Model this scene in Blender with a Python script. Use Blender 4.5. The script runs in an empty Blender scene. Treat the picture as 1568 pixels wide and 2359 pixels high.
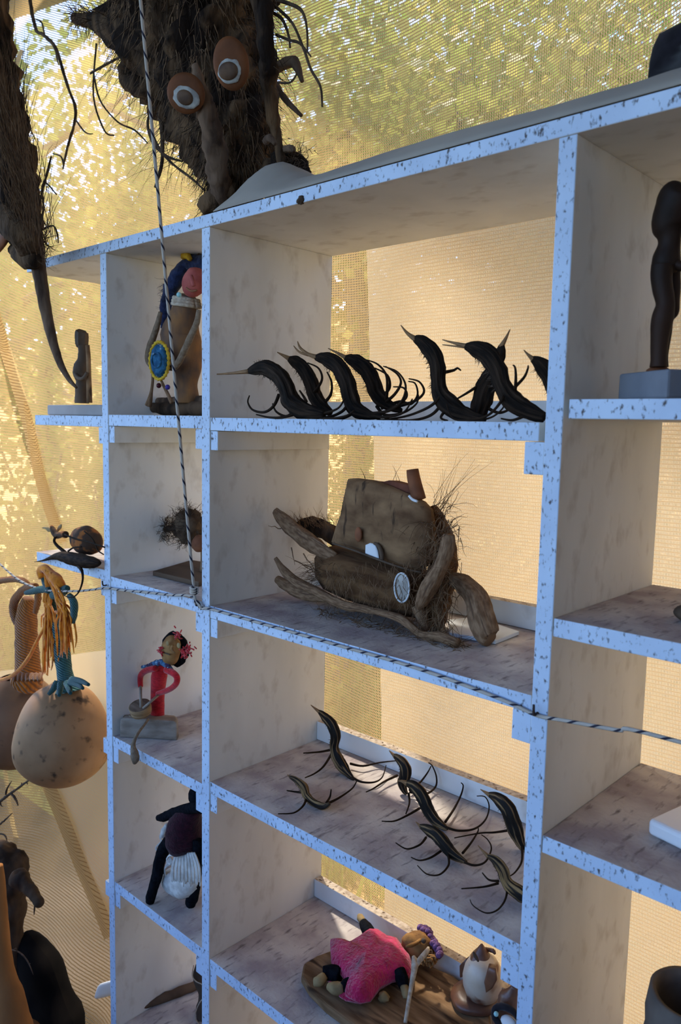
import bpy, math, random
from mathutils import Vector, Matrix, noise
random.seed(7)
scn = bpy.context.scene
col = scn.collection

# ------------------------------------------------------------------ camera
ZO = 1.65                                   # eye height; the shelf frame has z = 0 at the eye
F = 1807.0
CAM = Vector((1.4628, -.8455, -.0013 + ZO))
RT = Vector((.729, .6842, .0197)); DN = Vector((.0909, -.0683, -.9935)); FW = Vector((-.6785, .7261, -.112))
FW.normalize(); RT = (RT - FW * RT.dot(FW)).normalized(); DN = FW.cross(RT)
cam = bpy.data.cameras.new('camera'); camo = bpy.data.objects.new('camera', cam); col.objects.link(camo)
m = Matrix((RT, -DN, -FW)).transposed().to_4x4(); m.translation = CAM
camo.matrix_world = m
cam.sensor_fit = 'VERTICAL'; cam.lens = 18; cam.sensor_height = 18 * 2359 / F; cam.sensor_width = cam.sensor_height
cam.clip_start = .02
cam.dof.use_dof = True; cam.dof.focus_distance = 1.35; cam.dof.aperture_fstop = 4.5
scn.camera = camo

# ------------------------------------------------------------------ world, sun, exposure
SUN = Vector((-.52, .28, .80)).normalized()
w = bpy.data.worlds.new('world'); scn.world = w; w.use_nodes = True
nt = w.node_tree; nt.nodes.clear()
sky = nt.nodes.new('ShaderNodeTexSky'); sky.sky_type = 'NISHITA'; sky.sun_disc = False
sky.sun_elevation = math.asin(SUN.z); sky.sun_rotation = math.atan2(SUN.x, SUN.y); sky.ozone_density = 7.0; sky.dust_density = 1.6; sky.air_density = .9; sky.altitude = 1500
bg = nt.nodes.new('ShaderNodeBackground'); bg.inputs['Strength'].default_value = .72
out = nt.nodes.new('ShaderNodeOutputWorld')
nt.links.new(sky.outputs[0], bg.inputs[0]); nt.links.new(bg.outputs[0], out.inputs[0])
sl = bpy.data.lights.new('sun', 'SUN'); sl.energy = 12.0; sl.angle = math.radians(3); sl.color = (1, .93, .8)
so = bpy.data.objects.new('sun', sl); col.objects.link(so); so.location = (-4, 2, 8)
so.rotation_euler = (-SUN).to_track_quat('-Z', 'Y').to_euler()
vs = scn.view_settings
scn.display_settings.display_device = 'sRGB'
vs.view_transform = 'Standard'; vs.look = 'None'; vs.gamma = 1; vs.use_curve_mapping = False; vs.exposure = .2
scn.cycles.max_bounces = 10; scn.cycles.transparent_max_bounces = 16; scn.cycles.transmission_bounces = 8
scn.cycles.diffuse_bounces = 6; scn.cycles.sample_clamp_indirect = 8

# ------------------------------------------------------------------ pixel helpers
def ray(u, v): return FW + RT * ((u - 784) / F) + DN * ((v - 1179.5) / F)
def PY(u, v, y):
    r = ray(u, v); return CAM + r * ((y - CAM.y) / r.y)
def PZ(u, v, z):
    r = ray(u, v); return CAM + r * ((z - CAM.z) / r.z)
def PX(u, v, x):
    r = ray(u, v); return CAM + r * ((x - CAM.x) / r.x)
def depth(p): return (p - CAM).dot(FW)
def m_px(p): return depth(p) / F            # metres per photo pixel at a point
def aff(x0, y0, s): return lambda x, y: (x0 + s * x, y0 + s * y)

# ------------------------------------------------------------------ materials
MATS = {}
def mat(name, c1, c2=None, scale=30., stretch=(1, 1, 1), lo=.38, hi=.62, detail=5., rough=.85, bump=0., bscale=None,
        bdist=.004, coord='Object', c3=None, lo3=.6, hi3=.7, scale3=80., stretch3=(1, 1, 1), spec=.12, sheen=0., transl=0., wave=None):
    m = bpy.data.materials.new(name); m.use_nodes = True; n = m.node_tree.nodes; l = m.node_tree.links
    b = n['Principled BSDF']; b.inputs['Roughness'].default_value = rough; b.inputs['Specular IOR Level'].default_value = spec
    if sheen: b.inputs['Sheen Weight'].default_value = sheen
    tc = n.new('ShaderNodeTexCoord')
    def noi(sc, st, det=detail):
        mp = n.new('ShaderNodeMapping'); mp.inputs['Scale'].default_value = st; l.new(tc.outputs[coord], mp.inputs[0])
        t = n.new('ShaderNodeTexNoise'); t.inputs['Scale'].default_value = sc; t.inputs['Detail'].default_value = det
        l.new(mp.outputs[0], t.inputs['Vector']); return t
    def rmp(src, a, bb):
        r = n.new('ShaderNodeMapRange'); r.inputs['From Min'].default_value = a; r.inputs['From Max'].default_value = bb
        l.new(src, r.inputs['Value']); return r.outputs[0]
    def mix(f, a, bb):
        x = n.new('ShaderNodeMix'); x.data_type = 'RGBA'; l.new(f, x.inputs['Factor'])
        for k, s in ((6, a), (7, bb)):
            if isinstance(s, tuple): x.inputs[k].default_value = (*s, 1)
            else: l.new(s, x.inputs[k])
        return x.outputs[2]
    cur = tuple(c1)
    if c2: cur = mix(rmp(noi(scale, stretch).outputs[0], lo, hi), cur, tuple(c2))
    if wave:                                # (colour, scale, vector direction, sharp lo, hi, distortion): yarn turns, rope flecks
        wt = n.new('ShaderNodeTexWave'); wt.wave_type = 'BANDS'; wt.bands_direction = wave[2]
        wt.inputs['Scale'].default_value = 1.; wt.inputs['Distortion'].default_value = wave[5]; wt.inputs['Detail Scale'].default_value = 1.
        wm = n.new('ShaderNodeMapping'); wm.inputs['Scale'].default_value = wave[1]; l.new(tc.outputs[coord], wm.inputs[0]); l.new(wm.outputs[0], wt.inputs['Vector'])
        cur = mix(rmp(wt.outputs[1], wave[3], wave[4]), cur, tuple(wave[0]))
    if c3: cur = mix(rmp(noi(scale3, stretch3, 3.).outputs[0], lo3, hi3), cur, tuple(c3))
    if isinstance(cur, tuple): b.inputs['Base Color'].default_value = (*cur, 1)
    else: l.new(cur, b.inputs['Base Color'])
    if bump:
        bp = n.new('ShaderNodeBump'); bp.inputs['Strength'].default_value = bump; bp.inputs['Distance'].default_value = bdist
        src = wt.outputs[1] if wave else noi(bscale or scale * 2, stretch, 6.).outputs[0]
        l.new(src, bp.inputs['Height']); l.new(bp.outputs[0], b.inputs['Normal'])
    if transl:
        o = n['Material Output']; tr = n.new('ShaderNodeBsdfTranslucent'); ms = n.new('ShaderNodeMixShader'); ms.inputs[0].default_value = transl
        if isinstance(cur, tuple): tr.inputs[0].default_value = (*cur, 1)
        else: l.new(cur, tr.inputs[0])
        l.new(b.outputs[0], ms.inputs[1]); l.new(tr.outputs[0], ms.inputs[2]); l.new(ms.outputs[0], o.inputs[0])
    MATS[name] = m; return m

mat('paint_side', (.76, .76, .73), (.62, .62, .59), scale=9, stretch=(1, 1, .35), lo=.3, hi=.75, rough=.75, bump=.12, bscale=120, bdist=.001,
    c3=(.50, .475, .43), scale3=24, stretch3=(1, 1.4, .9), lo3=.55, hi3=.82)
mat('paint_edge_skylit', (.54, .64, .77), (.46, .55, .68), scale=14, lo=.35, hi=.65, rough=.6, bump=.35, bscale=90, bdist=.0015,  # white front-edge paint with the blue skylight mixed into its colour; dark chips
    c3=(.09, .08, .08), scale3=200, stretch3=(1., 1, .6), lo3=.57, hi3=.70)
mat('dusty_top', (.34, .28, .27), (.56, .50, .44), scale=16, lo=.36, hi=.66, rough=.9, bump=.5, bscale=160, bdist=.0015,
    c3=(.20, .165, .155), scale3=50, stretch3=(2.6, .6, 1), lo3=.56, hi3=.74)
mat('rail_top', (.55, .46, .36), (.35, .27, .2), scale=90, rough=.9, bump=.3, c3=(.12, .08, .05), scale3=130, lo3=.6, hi3=.65)
mat('pod_black', (.008, .0055, .004), (.05, .03, .018), scale=9, stretch=(2.2, 1.6, 1), coord='UV', lo=.42, hi=.75, rough=.75, bump=1., bscale=14, bdist=.004, spec=.07)
mat('pod_pale', (.010, .007, .005), (.27, .16, .07), scale=8, stretch=(1.6, 1.3, 1), coord='UV', lo=.50, hi=.62, rough=.6, bump=.6, bscale=14, bdist=.002)
mat('pod_tan', (.26, .15, .06), (.012, .008, .006), scale=8, stretch=(2.0, 1.5, 1), coord='UV', lo=.40, hi=.52, rough=.6, bump=.6, bscale=14, bdist=.002)
mat('claw_dark', (.010, .0065, .0045), (.032, .018, .010), scale=10, coord='UV', stretch=(6, 2, 1), rough=.75, spec=.06)
mat('beak_tan', (.30, .17, .075), (.10, .05, .025), scale=14, coord='UV', stretch=(5, 3, 1), rough=.6)
mat('bristle', (.05, .035, .025), (.1, .07, .05), scale=60, rough=.8)
mat('root_dark', (.016, .010, .007), (.15, .088, .046), scale=26, stretch=(1, 1, .25), lo=.42, hi=.68, rough=.95, bump=1., bscale=70, bdist=.012)
mat('root_ridge', (.15, .095, .06), (.05, .03, .02), scale=40, stretch=(1, 1, .15), rough=.9, bump=.8, bscale=90, bdist=.004)
mat('root_hair', (.035, .022, .015), (.10, .065, .04), scale=30, rough=.9)
mat('fibre_brown', (.10, .055, .03), (.20, .12, .065), scale=50, rough=.9)
mat('eye_disc', (.15, .052, .018), (.10, .036, .013), scale=30, rough=.6, bump=.2)
mat('eye_ring', (.42, .42, .38), (.25, .24, .22), scale=60, rough=.7, bump=.4)
mat('eye_pupil', (.12, .07, .04), (.07, .04, .025), scale=60, rough=.5)
mat('bark', (.085, .042, .02), (.25, .145, .072), scale=20, stretch=(.7, 1, 1.3), lo=.36, hi=.64, rough=.9, bump=.7, bscale=50, bdist=.004,
    c3=(.06, .035, .02), scale3=45, stretch3=(1.5, 1, .35), lo3=.6, hi3=.68)
mat('husk', (.065, .030, .013), (.15, .078, .034), scale=60, stretch=(.25, 1, 1), lo=.4, hi=.65, rough=.95, bump=.7, bscale=120, bdist=.003)
mat('drift', (.13, .070, .036), (.24, .145, .082), scale=18, stretch=(4, 1, 1), coord='UV', rough=.85, bump=.5, bscale=30, bdist=.003,
    c3=(.09, .05, .03), scale3=16, lo3=.56, hi3=.66)
mat('rust_wood', (.22, .085, .04), (.13, .05, .025), scale=30, rough=.7, bump=.2)
mat('roof_red', (.17, .06, .035), (.1, .035, .02), scale=30, rough=.8)
mat('white_card', (.66, .68, .69), (.58, .60, .61), scale=8, rough=.6)
mat('shell_grey', (.42, .40, .36), (.30, .28, .25), scale=40, rough=.5, bump=.15)
mat('gourd', (.37, .20, .095), (.23, .12, .056), scale=9, lo=.35, hi=.65, rough=.55, bump=.15, bscale=30, c3=(.055, .033, .02), scale3=38, lo3=.60, hi3=.74)
mat('gourd_dark', (.21, .115, .06), (.13, .07, .038), scale=8, lo=.35, hi=.65, rough=.6, bump=.15, c3=(.035, .022, .015), scale3=26, lo3=.6, hi3=.7)
def knit(name, c, dark, s=7):
    return mat(name, c, tuple(x * .6 for x in c), scale=30, coord='UV', rough=.95, sheen=.3, bump=.9, bdist=.004, wave=(dark, (s, 9., 0), 'DIAGONAL', .6, -.1, 1.))
knit('knit_teal', (.04, .18, .165), (.010, .045, .05), 95)
knit('knit_ochre', (.52, .17, .012), (.13, .045, .008), 80)
mat('yarn_orange', (.72, .24, .015), (.50, .14, .008), scale=70, rough=.95, sheen=.3)
mat('yarn_red', (.55, .014, .02), (.36, .008, .012), scale=120, stretch=(1, 1, 3), rough=.95, sheen=.3, bump=.6, bscale=260, bdist=.002)
mat('yarn_pink', (.56, .012, .10), (.36, .006, .05), scale=60, stretch=(1, 1, 1), rough=.95, sheen=.4, bump=1., bscale=170, bdist=.006)
mat('yarn_black', (.004, .0045, .006), (.008, .009, .012), scale=150, rough=1., spec=.05, sheen=0, bump=.8, bscale=260, bdist=.003)
mat('yarn_navy', (.008, .012, .035), (.02, .03, .08), scale=90, rough=.95, sheen=.2, bump=.8, bscale=200, bdist=.003)
mat('yarn_wine', (.035, .006, .012), (.02, .004, .008), scale=120, rough=.95, sheen=.1, bump=.7, bscale=240, bdist=.003)
mat('yarn_white', (.70, .66, .58), (.50, .46, .40), scale=60, rough=.95, bump=.5, bscale=150)
mat('yarn_yellow', (.65, .42, .04), (.4, .22, .02), scale=80, rough=.95)
mat('yarn_blue', (.04, .15, .27), (.02, .07, .14), scale=70, stretch=(1, 1, 1), rough=.95, bump=.9, bscale=140, bdist=.004, c3=(.25, .33, .38), scale3=90, lo3=.6, hi3=.66)
mat('yarn_purple', (.20, .11, .25), (.10, .05, .13), scale=60, rough=.95, bump=1., bscale=150, bdist=.005)
mat('collar_blue', (.06, .14, .25), (.05, .03, .06), scale=90, lo=.45, hi=.55, rough=.9, c3=(.30, .40, .45), scale3=120, lo3=.62, hi3=.66)
mat('face_red', (.40, .105, .085), (.30, .07, .06), scale=40, rough=.75, bump=.3)
mat('face_brown', (.25, .125, .04), (.15, .07, .025), scale=50, rough=.8, bump=.5, bscale=70)
mat('face_tan', (.34, .18, .065), (.20, .095, .035), scale=34, rough=.75, bump=.4)
mat('horn_body', (.085, .055, .042), (.23, .11, .042), scale=30, stretch=(1, 1, .6), lo=.35, hi=.65, rough=.7, bump=.3)
mat('cord_beige', (.50, .42, .32), (.36, .28, .2), scale=120, rough=.95, bump=.6)
mat('jute', (.23, .165, .11), (.16, .11, .07), scale=120, rough=.95, bump=.6, bscale=200)
mat('plank_old', (.11, .058, .026), (.27, .165, .085), scale=55, stretch=(.2, 1, 1), lo=.35, hi=.65, rough=.85, bump=.6, bscale=40, bdist=.003,
    c3=(.045, .025, .014), scale3=50, stretch3=(.15, 1, 1), lo3=.58, hi3=.7)
mat('slab_dark', (.07, .043, .028), (.12, .078, .05), scale=20, stretch=(.2, 1, 1), rough=.8, bump=.3)
mat('log_grey', (.30, .245, .195), (.20, .155, .12), scale=24, stretch=(1, 1, 3), rough=.9, bump=.4, bscale=50)
mat('drum', (.36, .23, .12), (.26, .16, .08), scale=20, stretch=(1, 1, 8), rough=.9, bump=.5, bscale=60)
mat('drum_top', (.09, .055, .035), (.17, .11, .075), scale=18, stretch=(1, 6, 1), rough=.8)
mat('stone_grey', (.36, .34, .33), (.28, .26, .25), scale=10, rough=.9, bump=.15)
mat('black_fuzz', (.008, .007, .009), (.016, .014, .018), scale=60, rough=.95, sheen=.1)
mat('carve_dark', (.05, .033, .022), (.10, .068, .045), scale=24, stretch=(1, 1, .3), rough=.75, bump=.5)
mat('torso_wood', (.016, .009, .006), (.040, .019, .011), scale=18, stretch=(1, 1, .3), rough=.6, bump=.5, spec=.15)
mat('pedestal', (.20, .215, .24), (.15, .16, .185), scale=12, rough=.8, bump=.2)
mat('clay', (.15, .12, .095), (.10, .08, .065), scale=20, rough=.8, bump=.3)
mat('egg_glaze', (.55, .45, .34), (.42, .31, .21), scale=18, rough=.35, spec=.5, c3=(.14, .045, .018), scale3=16, lo3=.53, hi3=.6)
mat('glaze_brown', (.16, .065, .03), (.09, .035, .02), scale=24, rough=.4, spec=.5, bump=.3)
mat('drift_dark', (.018, .011, .007), (.085, .05, .028), scale=22, stretch=(1, 1, .3), rough=.85, bump=.6, bscale=40, bdist=.006)
mat('log_orange', (.38, .16, .05), (.20, .085, .03), scale=10, stretch=(1, 1, .25), lo=.35, hi=.65, rough=.75, bump=.5, bscale=30)
mat('black_shape', (.004, .0035, .0035), (.009, .007, .006), scale=12, rough=1., spec=.03)
mat('sheet', (.33, .29, .24), (.27, .24, .205), scale=6, rough=.85)
mat('plastic_white', (.75, .75, .76), rough=.3, spec=.5)
mat('metal_dark', (.05, .035, .03), rough=.6)
mat('pole_grey', (.20, .23, .28), (.14, .16, .2), scale=10, rough=.6)
mat('seed_brown', (.035, .02, .013), (.09, .05, .03), scale=16, lo=.4, hi=.65, rough=.8, bump=.6, bscale=50, c3=(.30, .10, .025), scale3=34, lo3=.50, hi3=.60)
mat('leaf_tan', (.34, .24, .11), (.22, .15, .07), scale=40, rough=.8)
mat('bead_wine', (.05, .008, .012), rough=.3)
mat('bead_violet', (.045, .03, .2), rough=.3)
mat('bead_cyan', (.3, .55, .55), rough=.3)
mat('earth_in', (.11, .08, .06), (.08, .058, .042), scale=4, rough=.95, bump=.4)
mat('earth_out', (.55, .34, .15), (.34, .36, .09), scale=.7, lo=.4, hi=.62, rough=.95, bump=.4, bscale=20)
mat('hill', (.60, .36, .14), (.42, .34, .11), scale=.35, lo=.42, hi=.66, rough=.95, bump=.5, bscale=4)
mat('trunk', (.16, .115, .08), (.27, .2, .15), scale=8, stretch=(1, 1, .25), rough=.9, bump=.5)
mat('leaf_green', (.17, .26, .045), (.30, .33, .07), scale=2.2, rough=.55, transl=.45)
mat('leaf_yellow', (.42, .36, .09), (.24, .30, .06), scale=2.0, rough=.6, transl=.45)
mat('grass', (.26, .38, .05), (.38, .40, .09), scale=3, rough=.7, transl=.35)
mat('added_tarp', (.30, .32, .34), (.25, .27, .29), scale=3, rough=.8)

def rope_mat():
    m = mat('rope', (.50, .44, .37), (.36, .31, .26), scale=60, coord='UV', rough=.9)
    n = m.node_tree.nodes; l = m.node_tree.links; b = n['Principled BSDF']
    src = b.inputs['Base Color'].links[0].from_socket
    tc = n.new('ShaderNodeTexCoord'); sp = n.new('ShaderNodeSeparateXYZ'); l.new(tc.outputs['UV'], sp.inputs[0])
    a = n.new('ShaderNodeMath'); a.operation = 'MULTIPLY_ADD'; a.inputs[1].default_value = 36.; l.new(sp.outputs[0], a.inputs[0]); l.new(sp.outputs[1], a.inputs[2])
    fr = n.new('ShaderNodeMath'); fr.operation = 'FRACT'; l.new(a.outputs[0], fr.inputs[0])
    lt = n.new('ShaderNodeMath'); lt.operation = 'LESS_THAN'; lt.inputs[1].default_value = .22; l.new(fr.outputs[0], lt.inputs[0])
    mx = n.new('ShaderNodeMix'); mx.data_type = 'RGBA'; l.new(lt.outputs[0], mx.inputs['Factor']); l.new(src, mx.inputs[6]); mx.inputs[7].default_value = (.025, .025, .04, 1)
    l.new(mx.outputs[2], b.inputs['Base Color'])
rope_mat()

def net_mat(name, yarn, rib, pu, pv, hole, tr=.65, soft=.5):
    """woven shade cloth: yarn that glows when lit from behind, small holes one sees through; UV is metres on the cloth"""
    m = bpy.data.materials.new(name); m.use_nodes = True; n = m.node_tree.nodes; l = m.node_tree.links; n.remove(n['Principled BSDF'])
    tc = n.new('ShaderNodeTexCoord'); nz = n.new('ShaderNodeTexNoise'); nz.inputs['Scale'].default_value = 40.; l.new(tc.outputs['UV'], nz.inputs['Vector'])
    sp = n.new('ShaderNodeSeparateXYZ'); l.new(tc.outputs['UV'], sp.inputs[0])
    def math_(op, a, b=None):
        x = n.new('ShaderNodeMath'); x.operation = op
        for i, s in enumerate((a, b)):
            if s is None: continue
            if isinstance(s, (int, float)): x.inputs[i].default_value = s
            else: l.new(s, x.inputs[i])
        return x.outputs[0]
    jit = math_('MULTIPLY', math_('SUBTRACT', nz.outputs[0], .5), 1.6)
    su = math_('SINE', math_('ADD', math_('MULTIPLY', sp.outputs[0], 2 * math.pi / pu), jit))
    sv = math_('SINE', math_('ADD', math_('MULTIPLY', sp.outputs[1], 2 * math.pi / pv), jit))
    # hole where both waves are high
    hu = n.new('ShaderNodeMapRange'); hu.inputs['From Min'].default_value = -.85; hu.inputs['From Max'].default_value = .1; l.new(su, hu.inputs['Value'])
    hv = n.new('ShaderNodeMapRange'); hv.inputs['From Min'].default_value = -.65; hv.inputs['From Max'].default_value = .1; l.new(sv, hv.inputs['Value'])
    h = math_('MULTIPLY', math_('MULTIPLY', hu.outputs[0], hv.outputs[0]), hole)
    rb = n.new('ShaderNodeMapRange'); rb.inputs['From Min'].default_value = -.45; rb.inputs['From Max'].default_value = -.9; l.new(sv, rb.inputs['Value'])
    mx = n.new('ShaderNodeMix'); mx.data_type = 'RGBA'; l.new(rb.outputs[0], mx.inputs['Factor']); mx.inputs[6].default_value = (*yarn, 1); mx.inputs[7].default_value = (*rib, 1)
    df = n.new('ShaderNodeBsdfDiffuse'); tl = n.new('ShaderNodeBsdfTranslucent'); tp = n.new('ShaderNodeBsdfTransparent')
    l.new(mx.outputs[2], df.inputs[0]); l.new(mx.outputs[2], tl.inputs[0])
    a = n.new('ShaderNodeMixShader'); a.inputs[0].default_value = tr; l.new(df.outputs[0], a.inputs[1]); l.new(tl.outputs[0], a.inputs[2])
    b = n.new('ShaderNodeMixShader'); l.new(h, b.inputs[0]); l.new(a.outputs[0], b.inputs[1]); l.new(tp.outputs[0], b.inputs[2])
    l.new(b.outputs[0], n['Material Output'].inputs[0]); MATS[name] = m
net_mat('net', (.88, .60, .28), (.42, .25, .10), .0046, .0066, 1.0, tr=.55)
net_mat('net_double', (.76, .66, .48), (.68, .53, .33), .0046, .0066, .22, tr=.8)
net_mat('net_hem', (.62, .42, .18), (.36, .21, .08), .0046, .0066, .25)

# ------------------------------------------------------------------ mesh building
def V(p): return Vector(p)
def catmull(P, k):
    if k <= 1 or len(P) < 3: return list(P)
    o = []
    for i in range(len(P) - 1):
        a, b, c, d = P[max(i - 1, 0)], P[i], P[i + 1], P[min(i + 2, len(P) - 1)]
        for j in range(k):
            t = j / k
            o.append(tuple(.5 * (2 * b[q] + (c[q] - a[q]) * t + (2 * a[q] - 5 * b[q] + 4 * c[q] - d[q]) * t * t + (3 * b[q] - a[q] - 3 * c[q] + d[q]) * t ** 3) for q in range(len(b))))
    o.append(P[-1]); return o
class MB:
    def __init__(s): s.v = []; s.f = []; s.uv = []; s.mi = []
    def face(s, idx, uv=None, mi=0):
        s.f.append(idx); s.uv.append(uv or [(0, 0)] * len(idx)); s.mi.append(mi)
    def box(s, x0, x1, y0, y1, z0, z1, mi=(0,) * 6):
        """mi: material index of -x +x -y +y -z +z"""
        b = len(s.v); s.v += [V((x, y, z)) for z in (z0, z1) for y in (y0, y1) for x in (x0, x1)]
        for q, k in (((0, 4, 6, 2), 0), ((1, 3, 7, 5), 1), ((0, 1, 5, 4), 2), ((2, 6, 7, 3), 3), ((0, 2, 3, 1), 4), ((4, 5, 7, 6), 5)):
            s.face([b + i for i in q], None, mi[k])
        return s
    def tube(s, pts, n=10, k=4, rough=0., rs=20., flat=1., mi=0, cap=True, fdir=None, ridge=0., rn=6, tw=25.):
        """pts: (x,y,z,r); catmull smoothed; rough = radial noise; flat squeezes along fdir (default the y axis)"""
        pts = catmull([tuple(p) for p in pts], k)
        C = [V(p[:3]) for p in pts]; Rr = [max(p[3], 1e-5) for p in pts]
        L = 0.; nrm = None; b = len(s.v); fd = V(fdir or (0, 1, 0)).normalized(); ring = []
        for i, c in enumerate(C):
            t = (C[min(i + 1, len(C) - 1)] - C[max(i - 1, 0)])
            t = t.normalized() if t.length > 1e-9 else V((0, 0, 1))
            if nrm is None:
                nrm = t.cross(V((0, 1, 0)))
                if nrm.length < .1: nrm = t.cross(V((1, 0, 0)))
            nrm = (nrm - t * nrm.dot(t)); nrm = nrm.normalized() if nrm.length > 1e-6 else t.orthogonal().normalized()
            bi = t.cross(nrm)
            if i: L += (c - C[i - 1]).length
            ring.append(L)
            for j in range(n):
                a = 2 * math.pi * j / n; d = nrm * math.cos(a) + bi * math.sin(a)
                q = d * Rr[i]
                if ridge: q = q * (1 + ridge * math.cos(rn * a + tw * L) + .6 * ridge * math.cos((rn - 2) * a - tw * L * 1.4))
                if flat != 1.: q = q - fd * (q.dot(fd) * (1 - flat))
                if rough: q = q * (1 + rough * noise.noise((c + q) * rs) + rough * .5 * noise.noise((c + q) * rs * 2.7))
                s.v.append(c + q)
        for i in range(len(C) - 1):
            for j in range(n):
                j2 = (j + 1) % n
                s.face([b + i * n + j, b + i * n + j2, b + (i + 1) * n + j2, b + (i + 1) * n + j],
                       [(ring[i], j / n), (ring[i], (j + 1) / n), (ring[i + 1], (j + 1) / n), (ring[i + 1], j / n)], mi)
        if cap:
            for i0, cc, rv in ((b, C[0], True), (b + (len(C) - 1) * n, C[-1], False)):
                x = len(s.v); s.v.append(cc)
                for j in range(n):
                    q = [i0 + j, i0 + (j + 1) % n, x]
                    s.face(q if not rv else q[::-1], None, mi)
        return s
    def strand(s, pts, r0, r1=0.0004, mi=0):
        n = len(pts); return s.tube([(*p[:3], r0 + (r1 - r0) * i / max(n - 1, 1)) for i, p in enumerate(pts)], n=3, k=1, mi=mi, cap=False)
    def blob(s, c, ax, n=20, m=12, rough=0., rs=20., mi=0, power=1.):
        """ellipsoid; ax = three half-axis vectors"""
        b = len(s.v); c = V(c); ax = [V(a) for a in ax]
        for i in range(m + 1):
            ph = math.pi * i / m
            for j in range(n):
                a = 2 * math.pi * j / n
                d = ax[0] * (math.sin(ph) * math.cos(a)) + ax[1] * (math.sin(ph) * math.sin(a)) + ax[2] * math.cos(ph)
                if rough: d = d * (1 + rough * noise.noise((c + d) * rs) + rough * .5 * noise.noise((c + d) * rs * 2.6))
                s.v.append(c + d)
        for i in range(m):
            for j in range(n):
                s.face([b + i * n + j, b + (i + 1) * n + j, b + (i + 1) * n + (j + 1) % n, b + i * n + (j + 1) % n],
                       [(i / m * .3, j / n), ((i + 1) / m * .3, j / n), ((i + 1) / m * .3, (j + 1) / n), (i / m * .3, (j + 1) / n)], mi)
        return s
    def ball(s, c, r, sq=(1, 1, 1), **k): return s.blob(c, ((r * sq[0], 0, 0), (0, r * sq[1], 0), (0, 0, r * sq[2])), **k)
    def lathe(s, base, prof, n=32, rough=0., rs=8., mi=0, axis=(0, 0, 1)):
        """prof: (r, h) along axis"""
        b = len(s.v); base = V(base); ax = V(axis).normalized(); e1 = ax.orthogonal().normalized(); e2 = ax.cross(e1)
        for r, h in prof:
            for j in range(n):
                a = 2 * math.pi * j / n; d = (e1 * math.cos(a) + e2 * math.sin(a)) * r
                if rough: d = d * (1 + rough * noise.noise((base + ax * h + d) * rs))
                s.v.append(base + ax * h + d)
        for i in range(len(prof) - 1):
            for j in range(n):
                s.face([b + i * n + j, b + i * n + (j + 1) % n, b + (i + 1) * n + (j + 1) % n, b + (i + 1) * n + j],
                       [(prof[i][1], j / n), (prof[i][1], (j + 1) / n), (prof[i + 1][1], (j + 1) / n), (prof[i + 1][1], j / n)], mi)
        return s
    def pillow(s, outl, nrm, front, back, mi=0, rough=0., rs=20., steps=(1, .96, .85, .65, .4, .15)):
        """a solid with the given outline, swelling by front along nrm and by back against it"""
        outl = [V(p) for p in outl]; n = len(outl); c = sum(outl, V((0, 0, 0))) / n; nrm = V(nrm).normalized(); b0 = len(s.v)
        for sg, h in ((1, front), (-1, back)):
            b = len(s.v)
            for q in steps:
                for p in outl:
                    x = c + (p - c) * q + nrm * (sg * h * math.sqrt(max(0, 1 - q ** 4)))
                    if rough: x = x + nrm * (rough * noise.noise(x * rs)) * (sg if q < 1 else 0)
                    s.v.append(x)
            for i in range(len(steps) - 1):
                for j in range(n):
                    q = [b + i * n + j, b + i * n + (j + 1) % n, b + (i + 1) * n + (j + 1) % n, b + (i + 1) * n + j]
                    s.face(q if sg > 0 else q[::-1], None, mi)
            x = len(s.v); s.v.append(c + nrm * (sg * h))
            for j in range(n):
                q = [b + (len(steps) - 1) * n + j, b + (len(steps) - 1) * n + (j + 1) % n, x]
                s.face(q if sg > 0 else q[::-1], None, mi)
        return s
    def prism(s, outl, off, mi=0):
        """outline extruded by vector off"""
        outl = [V(p) for p in outl]; n = len(outl); b = len(s.v); s.v += outl + [p + V(off) for p in outl]
        s.face(list(range(b, b + n)), None, mi); s.face(list(range(b + 2 * n - 1, b + n - 1, -1)), None, mi)
        for j in range(n): s.face([b + j, b + n + j, b + n + (j + 1) % n, b + (j + 1) % n], None, mi)
        return s
    def grid(s, fn, uvfn, nu, nv, mi=0):
        b = len(s.v); uvs = []
        for i in range(nv + 1):
            for j in range(nu + 1):
                s.v.append(V(fn(j / nu, i / nv))); uvs.append(uvfn(j / nu, i / nv))
        for i in range(nv):
            for j in range(nu):
                a = i * (nu + 1) + j; q = [a, a + 1, a + nu + 2, a + nu + 1]
                s.face([b + x for x in q], [uvs[x] for x in q], mi)
        return s
    def build(s, name, mats, parent=None, smooth=True, bevel=0., fixn=True):
        base = root_loc(parent)
        me = bpy.data.meshes.new(name); me.from_pydata([tuple(p - base) for p in s.v], [], s.f)
        for mm in ([mats] if isinstance(mats, str) else mats): me.materials.append(MATS[mm])
        ul = me.uv_layers.new(name='UVMap'); fl = [c for f in s.uv for q in f for c in q]; ul.data.foreach_set('uv', fl)
        me.polygons.foreach_set('material_index', s.mi); me.polygons.foreach_set('use_smooth', [smooth] * len(s.f)); me.update()
        if fixn:
            import bmesh
            bm = bmesh.new(); bm.from_mesh(me); bmesh.ops.recalc_face_normals(bm, faces=bm.faces); bm.to_mesh(me); bm.free()
        o = bpy.data.objects.new(name, me); col.objects.link(o); o.parent = parent
        if bevel:
            bv = o.modifiers.new('bevel', 'BEVEL'); bv.width = bevel; bv.segments = 2; bv.limit_method = 'ANGLE'
        return o
def root_loc(p):
    while p is not None and p.parent is not None: p = p.parent
    return V(p.location) if p is not None else V((0, 0, 0))
def tag(o, label=None, cat=None, group=None, kind=None):
    if label: o['label'] = label
    if cat: o['category'] = cat
    if group: o['group'] = group
    if kind: o['kind'] = kind
    return o
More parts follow.
